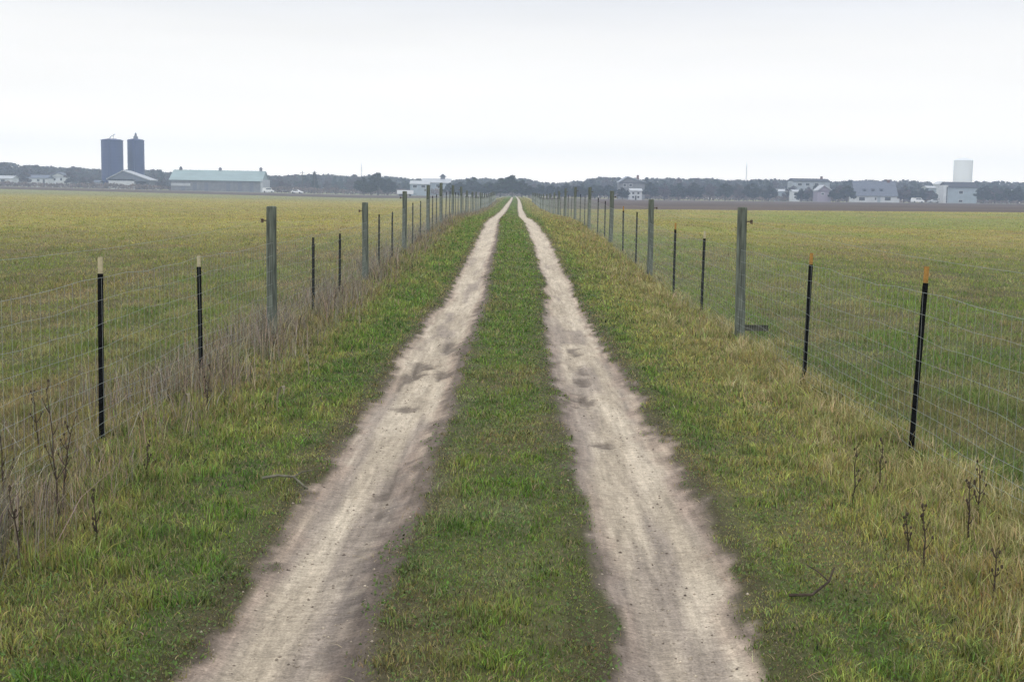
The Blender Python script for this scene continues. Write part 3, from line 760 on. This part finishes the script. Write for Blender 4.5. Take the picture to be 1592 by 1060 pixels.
# silos
def silo(px0, px1, pyt, d, label, cap):
    a, b = at(px0, 300, d), at(px1, 300, d); rr_ = (b[0] - a[0]) / 2; cx = (a[0] + b[0]) / 2; z0 = gz(cx, d) - .3
    ht = at((px0 + px1) / 2, pyt, d)[2] - z0
    root = empty('silo', (cx, d, z0), label, 'silo', 'silos beside the white barn')
    prof = [(rr_ * 1.03, 0), (rr_ * 1.03, 1.0)]
    z = 1.0
    while z < ht - 1.6:
        prof += [(rr_ * .995, z), (rr_ * .995, z + 1.25), (rr_ * 1.012, z + 1.3), (rr_ * 1.012, z + 1.4)]; z += 1.45
    prof += [(rr_ * .995, z), (rr_ * .995, ht - .1)]
    MB().lathe(prof, 40).build('wall', M_silo, root)
    MB().lathe([(rr_ * 1.03, ht - .12), (rr_ * 1.03, ht + .1), (rr_ * .8, ht + .45), (rr_ * .4, ht + .75), (.05, ht + .85)], 40).build('roof', M_silo, root)
    mb = MB(); mb.box(-.45, .45, -rr_ - .75, -rr_ * .98, 1.5, ht + .5)
    mb.build('ladder_chute', M_silo, root)
    mb = MB()
    if cap: 
        mb.lathe([(1.1, ht + .6), (1.1, ht + 1.6), (.6, ht + 2.2), (.35, ht + 3.4), (.02, ht + 3.6)], 12)
        mb.build('roof_vent', M_greyr, root)
    else:
        mb.tube([(-1.3, 0, ht + .5), (-.4, 0, ht + 1.8), (.9, 0, ht + 2.6), (1.6, 0, ht + 2.9)], .18, 6)
        mb.tube([(.6, 0, ht + .5), (.7, 0, ht + 2.4)], .12, 6); mb.build('filler_pipe', M_lgr, root)
silo(159, 192, 218.5, 600, 'wider dark blue silo with a bent pipe on top, left one of the pair', False)
silo(199.5, 225, 218.5, 612, 'narrower dark blue silo with a pointed vent, right one of the pair', True)

b = Bld('barn', 'small white barn with pale gable roof in front of the two silos', 'barn', 168, 232, 570)
b.box('wall', M_white, 169, 209, 278.5, None, 0, 10)
b.box('side_bay', M_greyw, 209.3, 231, 282, None, 1.5, 10)
b.gable_roof(M_lgr, M_greyr, 166, 234, 192, 279, 281, 266, 12)
b.box('door', M_open, 212, 226, 283, None, 1.2, 1.48)  # flat dark panel, colour stands in for shade inside the open bay
b = Bld('long_barn', 'long barn with a pale green roof and three small roof vents', 'barn', 264, 408, 545)
b.box('wall', M_greyw, 266, 405, 281, None, 0, 16)
b.box('wall_band', M_lgr, 266, 296, 285, 289, -.05, -.004)
b.box('end_wall', M_lgr, 405.2, 408.5, 279.5, None, -.2, 16)
b.side_roof(M_green, 263, 408, 280.5, 264.5, 16, .6)
for i, q in enumerate((274, 336, 400)):
    c_ = b.root; x_ = b.xx(q); z_ = b.zz(q, 264)
    mb = MB(); mb.box(x_ - .5, x_ + .5, 7.4, 8.6, z_ - .4, z_ + .55); v = mb.build('roof_vent', M_greyw, c_)
    MB().lathe([(.85, z_ + .56), (.1, z_ + (1.7 if i == 0 else 1.15))], 4, x_, 8).build('vent_cap', M_dark, v)
for q in (282, 300, 318, 352, 370, 388): b.box('door', M_greyr, q, q + 6, 284, None, -.04, -.004)

b = Bld('shed', 'low white shed at the left edge of the photo', 'shed', -14, 20, 600); b.box('wall', M_white, -13, 19.5, 277.5, None); b.side_roof(M_lgr, -14, 20.5, 277.5, 273, 8); b.box('door', M_dark, 2, 8, 279.5, None, -.05, -.003)
def house(px0, px1, pyr, pye, d, label, mw_=M_white, mr_=M_greyr, wins=(), chim=None, gable=None, dep=8, group=None, name='house', doors=()):
    b = Bld(name, label, 'house', px0, px1, d, group)
    b.box('wall', mw_, px0 + .5, px1 - .5, pye, None, 0, dep)
    if gable: b.gable_roof(mr_, mw_, px0 - .5, px1 + .5, gable, pye, pye, pyr, dep)
    else: b.side_roof(mr_, px0 - .5, px1 + .5, pye, pyr, dep)
    for (a, c, t, e) in wins: b.window(a, c, t, e, 0)
    for (a, c, t) in doors: b.box('door', M_dark, a, c, t, None, -.06, -.003)
    if chim:
        xm = b.xx(chim[0]); zt = b.zz(*chim); MB().box(xm - .45, xm + .45, dep / 2 - .45, dep / 2 + .45, zt - 2.5, zt).build('chimney', M_brick, b.root)
    return b
house(41, 75, 272, 277, 620, 'low white house with grey roof, left of the silos', wins=((46, 50, 279, 282), (58, 62, 279, 282)), doors=((67, 70, 279),))
house(78, 104, 269, 275, 640, 'white house with a steep gable, nearest to the left of the silos', gable=90, wins=((84, 87, 277, 281), (94, 97, 277, 281)))
house(134, 154, 280, 283.5, 590, 'small pale outbuilding just left of the wider silo', mw_=M_lgr, doors=((142, 146, 285),))
b = house(637, 668, 281, 286, 520, 'long low pale building with a light roof behind the left fence', mw_=M_paleb, mr_=M_lgr, wins=((642, 648, 288, 292), (655, 661, 288, 292)))
b = house(655, 700, 277.5, 284, 560, 'larger pale blue building with a roof cupola behind the left fence', mw_=M_paleb, mr_=M_lgr, dep=12, wins=((664, 670, 287, 291), (678, 684, 287, 291)))
xm = b.xx(687); z1 = b.zz(687, 277.5); MB().box(xm - 1, xm + 1, 5, 7, z1 - .6, z1 + .7).build('cupola', M_greyw, b.root); MB().lathe([(1.7, z1 + .71), (.1, z1 + 2)], 4, xm, 6).build('cupola_roof', M_dark, b.root)
house(979.5, 998.5, 293, 296.5, 470, 'small white two-storey house beside a dark evergreen, seen over the right fence', mr_=M_lgr, wins=((983, 986, 299, 302), (991, 994, 299, 302), (983, 986, 305, 308), (991, 994, 305, 308)), doors=((987.2, 989.8, 304.5),))
b = house(962, 1003, 275.5, 284, 545, 'big grey gabled house behind the small white one over the right fence', mw_=M_greyw, mr_=M_dull, gable=975, chim=(993, 272), wins=((969, 973, 286, 290), (978, 982, 286, 290)), dep=12)
house(1203, 1224, 294, 297.5, 560, 'low pale cottage left of the dark roofed house', mw_=M_paleb, mr_=M_lgr, wins=((1207, 1210, 299, 301),))
house(1232, 1290, 277.5, 282, 580, 'wide pale house with a low dark roof above the trees', mw_=M_dull, mr_=M_dark, dep=12, wins=((1240, 1246, 285, 289), (1252, 1258, 285, 289), (1266, 1272, 285, 289)), chim=(1281, 274))
house(1233, 1244, 295, 298, 540, 'tiny white shed in front of the wide dark roofed house', mr_=M_lgr)
house(1271, 1293, 289, 297, 520, 'small house with a pale pinkish gable beside the wide dark roofed house', mw_=mat('pink_siding', (.27, .24, .30), .8), gable=1281, mr_=M_lgr, wins=((1277, 1281, 300, 303),))
# the slate roofed house
b = Bld('house', 'white house with a big slate blue roof and three dark windows facing the field', 'house', 1328, 1397, 535)
b.box('wall', M_white, 1329, 1395, 303.5, None, 0, 9)
b.side_roof(M_greyr, 1328, 1396, 304.5, 281.5, 9, .6)
b.box('side_porch', M_white, 1395.2, 1400, 309, None, 1, 7)
for (a, c) in ((1336, 1345), (1376, 1385)): b.window(a, c, 307, 312, 0)
b.window(1360.5, 1363, 307.5, 311, 0)
b.box('door', M_paleb, 1364.5, 1369, 306.5, None, -.1, -.004)
for q in (1357, 1371, 1350): b.box('porch_post', M_white, q, q + .9, 304.5, None, -.55, -.3)
xm = b.xx(1385); zt = b.zz(1385, 279.5); MB().box(xm - .6, xm + .6, 4, 5.2, zt - 3, zt).build('chimney', M_brick, b.root)
for q in (1345, 1358, 1371):
    x_ = b.xx(q); z_ = b.zz(q, 296); d_ = MB().box(x_ - .8, x_ + .8, .9, 3.2, z_ - .8, z_ + .7).build('dormer', M_greyr, b.root)
    MB().box(x_ - .45, x_ + .45, .85, .897, z_ - .4, z_ + .4).build('pane', M_glass, d_)
# the blue barn house
b = Bld('house', 'pale blue two-storey house with a flat dark roof below the water tower', 'house', 1466, 1520, 545)
b.box('wall', M_paleb, 1473.2, 1519, 291, None, 0, 10)
b.box('corner_tower', M_white, 1466, 1473, 288, None, -.5, 6)
b.side_roof(M_dark, 1471, 1521, 291, 283, 10, .5)
b.window(1491, 1497, 297, 301.5, 0); b.window(1491, 1497, 311, 314.5, 0)
b.box('downpipe', M_dark, 1470.8, 1472.4, 291, None, -.62, -.503)
house(1459, 1476, 283.5, 287.5, 600, 'small white gabled house behind the pale blue house', gable=1464, mr_=M_white, wins=((1462, 1465, 290, 292),))
house(1441, 1456, 289, 292, 590, 'pale low roof among the trees left of the pale blue house', mw_=M_paleb, mr_=M_lgr)
house(1530, 1542, 294, 297, 600, 'small pale house among trees right of the pale blue house', mr_=M_lgr, mw_=M_paleb)
house(1568, 1582, 295, 298, 600, 'small pale house at the right edge of the photo', mr_=M_lgr, mw_=M_paleb)

# water tower
a, c_ = at(1481, 300, 1000), at(1509.5, 300, 1000); rr_ = (c_[0] - a[0]) / 2; cx = (a[0] + c_[0]) / 2; z0 = gz(cx, 1000) - .5; ht = at(1495, 250, 1000)[2] - z0
root = empty('water_tower', (cx, 1000, z0), 'tall pale cylindrical water tower rising above the trees', 'water tower')
MB().lathe([(rr_ * 1.02, 0), (rr_ * 1.02, 1), (rr_, 1), (rr_, ht * .5), (rr_ * 1.004, ht * .5), (rr_ * 1.004, ht * .51), (rr_, ht * .51), (rr_, ht - .3)], 48).build('tank', M_tower, root, sm=False)
MB().lathe([(rr_ * 1.015, ht - .31), (rr_ * 1.015, ht + .2), (rr_ * .7, ht + 1.2), (rr_ * .35, ht + 1.8), (.2, ht + 2.1)], 48).build('roof', M_tower, root)
lt = MB()
for sx in (-.25, .25): lt.tube([(rr_ * .7 + sx, -rr_ * .73, 2), (rr_ * .7 + sx, -rr_ * .73, ht + 1)], .06, 4)
lt.build('ladder', M_greyw, root)
# masts
for (px, pyt, d, lab) in ((1161, 257, 900, 'thin lattice mast rising above the right tree line'), (562, 258, 900, 'thin lattice mast above the trees left of the track')):
    p = at(px, pyt, d); z0 = gz(p[0], d); h_ = p[2] - z0; mb = MB()
    for k in range(3):
        a = 2 * pi * k / 3; mb.tube([(.5 * cos(a), .5 * sin(a), 0), (.3 * cos(a), .3 * sin(a), h_)], .07, 4)
    z = 0; k = 0
    while z < h_ - 2:
        a = 2 * pi * k / 3; a2 = 2 * pi * (k + 1) / 3; mb.tube([(.5 * cos(a), .5 * sin(a), z), (.45 * cos(a2), .45 * sin(a2), z + 2)], .04, 3); z += 1; k += 1
    r = empty('mast', (p[0], d, z0), lab, 'mast'); mb.build('lattice', M_greyw, r)
    MB().tube([(0, 0, h_), (0, 0, h_ + 2)], .08, 5).build('antenna', M_greyw, r)

# vehicles
def wheel(root, x, y, r=.34):
    w = MB(); n = 14
    w.add([(x + r * cos(2 * pi * j / n), y + s, r + r * sin(2 * pi * j / n)) for s in (-.1, .1) for j in range(n)],
          [tuple(range(n))[::-1], tuple(range(n, 2 * n))] + [(j, (j + 1) % n, n + (j + 1) % n, n + j) for j in range(n)]).build('wheel', M_tyre, root)
def car(pxc, d, length, label, body, glass, rz=0, paint=M_car, name='parked_car', cat='car', group='white vehicles parked by the farm buildings'):
    p = at(pxc, 300, d); z0 = gz(p[0], d); root = empty(name, (p[0], d, z0), label, cat, group, rz)
    W = .9
    mb = MB().prism([(x * length, z) for x, z in body], 'y', -W, W); mb.build('body', paint, root)
    mb = MB().prism([(x * length, z) for x, z in glass], 'y', -W - .006, W + .006); mb.build('window', M_glass, root)
    for sx in (-.32, .30):
        for sy in (-.82, .82): wheel(root, sx * length, sy)
    for sy in (-.6, .6): MB().box(.497 * length, .503 * length, sy - .12, sy + .12, .6, .75).build('headlight', M_lgr, root)
BODY_V = [(-.5, .35), (-.5, 1.0), (-.47, 1.75), (-.42, 1.95), (.22, 1.95), (.34, 1.2), (.48, 1.0), (.5, .6), (.5, .35)]; GL_V = [(-.2, 1.25), (-.2, 1.7), (.2, 1.75), (.29, 1.25)]
BODY_C = [(-.5, .4), (-.5, .85), (-.42, .95), (-.3, 1.38), (.06, 1.42), (.24, .98), (.47, .85), (.5, .6), (.5, .35)]; GL_C = [(-.33, 1.0), (-.27, 1.32), (.04, 1.35), (.18, 1.0)]
car(417, 520, 4.6, 'white van parked at the right end of the long green roofed barn', BODY_V, GL_V, .2, name='parked_van', cat='van')
car(462, 500, 4.6, 'white car parked alone in front of the bare trees on the left', BODY_C, GL_C, -.2)
car(1427, 520, 5.0, 'white van parked between the slate roofed house and the pale blue house', BODY_V, GL_V, .1, name='parked_van', cat='van')
car(1452, 525, 4.6, 'low silver car parked just left of the pale blue house', BODY_C, GL_C, pi, paint=M_lgr)
p = at(630, 300, 470); r = empty('trailer', (p[0], 470, gz(p[0], 470)), 'long low white trailer standing behind the left fence', 'trailer')
MB().box(-2.9, 2.9, -1.1, 1.1, .75, 2.1).build('body', M_car, r)
for sx in (-1.9, -1.1, 1.8): wheel(r, sx, -.9, .37); wheel(r, sx, .9, .37)
MB().tube([(2.9, 0, .8), (4.1, 0, .6)], .07, 5).build('drawbar', M_steel, r)

# utility poles by the farms
M_pole = mat('creosote_pole', (.10, .085, .07), .9)
def pole(px, pyt, d, lab):
    p = at(px, pyt, d); z0 = gz(p[0], d); h_ = p[2] - z0; r = empty('utility_pole', (p[0], d, z0), lab, 'utility pole', 'utility poles at the far edge of the fields')
    MB().tube([(0, 0, -.5), (0, 0, h_)], [.17, .11], 8).build('pole', M_pole, r); MB().box(-1.1, 1.1, -.07, .07, h_ - .9, h_ - .76).build('crossarm', M_pole, r)
pole(470, 266, 540, 'dark utility pole among the bare trees left of the track')
pole(489, 265.5, 540, 'utility pole just right of another one left of the track')

# ------------------------------------------------------------------ trees
def tree_mesh(name, kind, seed):
    "unit tree about 10 m tall: trunk and limbs plus leaf clumps; returns (trunk part, crown part) arrays"
    g = np.random.default_rng(seed); r_ = random.Random(seed); mb = MB()
    H = 10.0; trunk_h = {'bare': 6.5, 'round': 5.5, 'cone': 9.0}[kind]
    pts = [(0, 0, -.4)] + [(r_.uniform(-.15, .15) * i, r_.uniform(-.15, .15) * i, trunk_h * i / 4) for i in range(1, 5)]
    mb.tube(pts, [.30, .25, .2, .14, .07], 7)
    cl = []
    if kind == 'cone':
        for k in range(34):
            t = k / 33; z = 1.0 + 8.6 * t; rad = 2.3 * (1 - t) ** .8; a = k * 2.4
            cl.append((rad * .6 * cos(a), rad * .6 * sin(a), z, .5 + .6 * (1 - t)))
            mb.tube([(0, 0, z - .2), (rad * .7 * cos(a), rad * .7 * sin(a), z)], [.05, .02], 4)
    else:
        nl = 15 if kind == 'bare' else 18
        for k in range(nl):
            a = k * 2.4 + r_.uniform(-.4, .4); z0 = r_.uniform(1.6, trunk_h * .85); ln = r_.uniform(1.8, 3.6) * (1.15 if kind == 'round' else .9)
            el = r_.uniform(.25, 1.1) if kind == 'round' else r_.uniform(.5, 1.2)
            e = Vector((cos(a) * cos(el) * ln, sin(a) * cos(el) * ln, z0 + sin(el) * ln)); e.z = min(e.z, 8.8)
            m_ = Vector((e.x * .5, e.y * .5, z0 + (e.z - z0) * .4)); mb.tube([(0, 0, z0), m_, e], [.11, .08, .03], 5)
            cl.append((e.x, e.y, e.z, r_.uniform(.8, 1.35)))
            for q in range(2 if kind == 'bare' else 3):
                f = e + Vector((r_.uniform(-1.1, 1.1), r_.uniform(-1.1, 1.1), r_.uniform(-.8, 1.3))); f.z = min(f.z, 9.6)
                mb.tube([m_.lerp(e, .6), f], [.05, .02], 4); cl.append((f.x, f.y, f.z, r_.uniform(.6, 1.1)))
        cl.append((0, 0, 8.3, 1.3)); cl.append((.3, .3, 9.1, .8))
    cl = np.array(cl); per = {'bare': 38, 'round': 46, 'cone': 34}[kind]; n = len(cl) * per
    ci = np.repeat(np.arange(len(cl)), per); v = g.normal(0, 1, (n, 3)); v /= np.linalg.norm(v, axis=1)[:, None]
    pos = cl[ci, :3] + v * (cl[ci, 3] * g.random(n) ** .45)[:, None] * np.array([1, 1, .75])
    pos[:, 2] = np.maximum(pos[:, 2], .5)
    sz = {'bare': .17, 'round': .30, 'cone': .24}[kind] * g.uniform(.6, 1.5, n)
    d1 = g.normal(0, 1, (n, 3)); d1 /= np.linalg.norm(d1, axis=1)[:, None]; d2 = np.cross(d1, g.normal(0, 1, (n, 3))); d2 /= np.linalg.norm(d2, axis=1)[:, None]
    asp = 2.2 if kind == 'bare' else 1.2
    q = np.stack([pos - d1 * sz[:, None] * asp, pos + d2 * sz[:, None], pos + d1 * sz[:, None] * asp, pos - d2 * sz[:, None]], 1).reshape(-1, 3)
    quads = np.arange(n * 4).reshape(-1, 4)
    base = {'bare': np.array([.085, .070, .065]), 'round': np.array([.034, .045, .026]), 'cone': np.array([.030, .046, .026])}[kind]
    tint = np.repeat(base[None] * g.uniform(.7, 1.4, (len(cl), 1)) * (1 + g.normal(0, .08, (len(cl), 3))), per, 0) * g.uniform(.8, 1.2, (n, 1))
    return mb, q, quads, np.repeat(np.clip(tint, .01, .3), 4, 0)
M_leaf = attr_mat('tree_foliage', .8, .15); M_bark = mat('tree_bark', (.09, .075, .06), .9)
LIB = []
for i, (k, sd) in enumerate((('bare', 1), ('bare', 2), ('bare', 3), ('bare', 4), ('round', 5), ('round', 6), ('round', 7), ('cone', 8), ('cone', 9))):
    mb, q, qd, cc = tree_mesh('t', k, sd)
    bv = np.array(mb.v); 
    crown = np_mesh('crown', q, quads=qd, material=M_leaf, col=cc)
    trunk = mb.mesh('trunk', M_bark)
    LIB.append((k, trunk, crown))
NAMES = {'bare': 'bare_tree', 'round': 'broad_tree', 'cone': 'conifer'}
def plant(idx, px, pyt, d, label, wf=1.0, group='trees along the far edge of the fields'):
    k, trunk, crown = LIB[idx]
    p = at(px, pyt, d); z0 = gz(p[0], d) - .1; h_ = max(2.0, p[2] - z0)
    s = h_ / 10.0; root = empty(NAMES[k], (p[0], d, z0), label, 'tree', group, random.uniform(0, 6.28)); root.scale = (s * wf, s * wf, s)
    link('trunk', trunk, root); link('crown', crown, root)
TOP = np.array([(-60, 252), (0, 252), (50, 256), (110, 260), (150, 262), (235, 264), (262, 266), (410, 270), (440, 273), (480, 269), (530, 272), (560, 272), (610, 275),
                (640, 277), (700, 279), (730, 276), (760, 278), (790, 276), (830, 281), (860, 285), (900, 281), (930, 275), (960, 277), (1010, 277), (1100, 277), (1150, 280),
                (1190, 277), (1230, 281), (1290, 281), (1330, 280), (1400, 280), (1440, 283), (1480, 284), (1540, 281), (1592, 284), (1660, 283)])
rt = random.Random(5)
LABG = {'bare': ('grey brown leafless tree in the far tree line', 'leafless trees in the far tree line'),
        'round': ('dark rounded tree in the far tree line', 'rounded dark trees in the far tree line'),
        'cone': ('dark conifer in the far tree line', 'conifers in the far tree line')}
def gplant(idx, px, pyt, d, wf=1.0):
    lab, grp = LABG[LIB[idx][0]]; plant(idx, px, pyt, d, lab, wf, grp)
px = -40.0
while px < 1640:
    pyt = float(np.interp(px, TOP[:, 0], TOP[:, 1])) + rt.uniform(-2.5, 6)
    west = px < 560
    idx = rt.choice([0, 1, 2, 3, 0, 1, 2, 3, 4, 7] if west else [0, 1, 2, 4, 5, 6, 4, 5, 6, 7])
    gplant(idx, px, pyt, rt.uniform(650, 730), rt.uniform(.95, 1.35)); px += rt.uniform(9, 15)
# nearer scattered trees and garden trees, kept off the house fronts
def clear(px): return any(a < px < b for a, b in ((-20, 22), (40, 106), (155, 236), (262, 412), (1326, 1400), (1464, 1522), (978, 1000), (640, 703)))
px = -30.0
while px < 1630:
    if not clear(px):
        pyt = float(np.interp(px, TOP[:, 0], TOP[:, 1])) + rt.uniform(5, 15)
        west = px < 545
        idx = rt.choice([0, 1, 2, 3, 0, 2, 3] if west else [0, 1, 4, 5, 6, 5, 6, 4])
        gplant(idx, px, pyt, rt.uniform(560, 620), rt.uniform(.9, 1.3))
    px += rt.uniform(11, 19)
# trees one can single out
plant(5, 588, 267.5, 520, 'tallest dark rounded evergreen in the clump left of the track', 1.25, 'dark evergreens left of the track')
plant(6, 566, 275, 515, 'lower dark evergreen left of the tallest one in the clump', 1.3, 'dark evergreens left of the track')
plant(4, 603, 277, 525, 'lower dark evergreen right of the tallest one in the clump', 1.2, 'dark evergreens left of the track')
plant(6, 577, 281, 505, 'small dark evergreen in front of the clump left of the track', 1.4, 'dark evergreens left of the track')
plant(5, 797, 271.5, 470, 'tallest dark tree standing at the far end of the track', 1.3, 'trees at the end of the track')
plant(4, 778, 276, 480, 'dark tree just left of the tallest one at the end of the track', 1.3, 'trees at the end of the track')
plant(6, 812, 279, 475, 'dark tree just right of the tallest one at the end of the track', 1.3, 'trees at the end of the track')
plant(4, 737, 274.5, 520, 'broad tree left of the track end with a domed crown', 1.4, 'trees at the end of the track')
plant(6, 968, 291, 465, 'dark evergreen bush beside the small white house', 1.3, 'garden evergreens')
plant(8, 489, 267, 560, 'pointed conifer standing above the bare trees left of the track', 1.0, 'lone conifers')
for i, (q, t, d) in enumerate(((838, 286, 500), (858, 287, 505), (880, 285, 500), (905, 286, 500), (760, 282, 490), (715, 282, 500), (925, 287, 505), (946, 287, 505), (823, 288, 480), (893, 289, 480), (700, 284, 495), (868, 290, 470))):
    gplant([4, 5, 6][i % 3], q, t, d, 1.4)
for i, (q, t, d) in enumerate(((1012, 283, 520), (1034, 284, 520), (1056, 284, 525), (1080, 283, 520), (1104, 285, 530), (1128, 284, 520), (1150, 286, 530), (1172, 284, 520), (1196, 288, 530), (1304, 287, 525), (1318, 288, 520),
                               (1406, 287, 540), (1418, 290, 545), (1434, 292, 545), (1449, 295, 540), (1530, 290, 530), (1548, 288, 535), (1566, 291, 530), (1584, 289, 530), (1256, 290, 545), (1296, 294, 520), (1222, 296, 560), (1246, 293, 530), (1268, 287, 560), (1235, 288, 560))):
    gplant([5, 1, 4, 6, 0][i % 5], q, t, d, 1.25)

# far woodland behind: one mass of leaf clumps
def mass(name, label, cat, xs_px, top_f, d_rng, n, szr, base, seed, floor=0, squash=1.0):
    g = np.random.default_rng(seed)
    px = g.uniform(*xs_px, n); d = g.uniform(*d_rng, n)
    tp = top_f(px, g)
    xw = (px - VPX) / FPX * d; hz = VPY + (px - VPX) * math.tan(ROLL)
    ztop = CAMH + (hz - tp) / FPX * d; zb = base_z(xw, d)
    z = zb + (ztop - zb) * g.random(n) ** .7
    pos = np.stack([xw, d, z], 1); sz = g.uniform(*szr, n)
    d1 = g.normal(0, 1, (n, 3)); d1 /= np.linalg.norm(d1, axis=1)[:, None]; d2 = np.cross(d1, g.normal(0, 1, (n, 3))); d2 /= np.linalg.norm(d2, axis=1)[:, None]
    q = np.stack([pos - d1 * sz[:, None], pos + d2 * sz[:, None], pos + d1 * sz[:, None], pos - d2 * sz[:, None]], 1).reshape(-1, 3)
    col = base[None] * (.7 + .8 * fbm(px * .12, z * .3, seed))[:, None] * g.uniform(.75, 1.25, (n, 1))
    me = np_mesh(name, q, quads=np.arange(n * 4).reshape(-1, 4), material=M_leaf, col=np.repeat(np.clip(col, .01, .4), 4, 0))
    tag(link(name, me), label, cat, kind='stuff')
def woodtop(px, g):
    return np.interp(px, TOP[:, 0], TOP[:, 1]) + 1.5 + 5 * (fbm(px * .08, px * 0, 7) - .5) + np.abs(g.normal(0, 1.3, len(px)))
mass('woodland', 'far grey green woodland standing along the whole horizon', 'woodland', (-200, 1800), woodtop, (760, 860), 60000, (.5, 1.1), np.array([.055, .056, .045]), 3)
def brushtop(px, g):
    hz = VPY + (px - VPX) * math.tan(ROLL); return hz - 1 - 5 * fbm(px * .05, px * 0, 9) - np.abs(g.normal(0, .8, len(px)))
mass('brush', 'low grey brown brush along the far edge of the fields', 'brush', (-200, 1800), brushtop, (548, 560), 22000, (.2, .45), np.array([.15, .115, .10]), 4)

# ------------------------------------------------------------------ haze
m = bpy.data.materials.new('haze_air'); m.use_nodes = True; n = m.node_tree.nodes; n.clear()
out = n.new('ShaderNodeOutputMaterial'); pv = n.new('ShaderNodeVolumePrincipled')
pv.inputs['Color'].default_value = (.64, .77, 1.0, 1); pv.inputs['Density'].default_value = .00064; pv.inputs['Anisotropy'].default_value = .2
m.node_tree.links.new(pv.outputs[0], out.inputs['Volume'])
hz = MB().box(-1330, 1330, -1330, 1330, -2.0, 46).build('haze', m)
tag(hz, 'thin bluish haze over the fields', 'haze', kind='stuff')
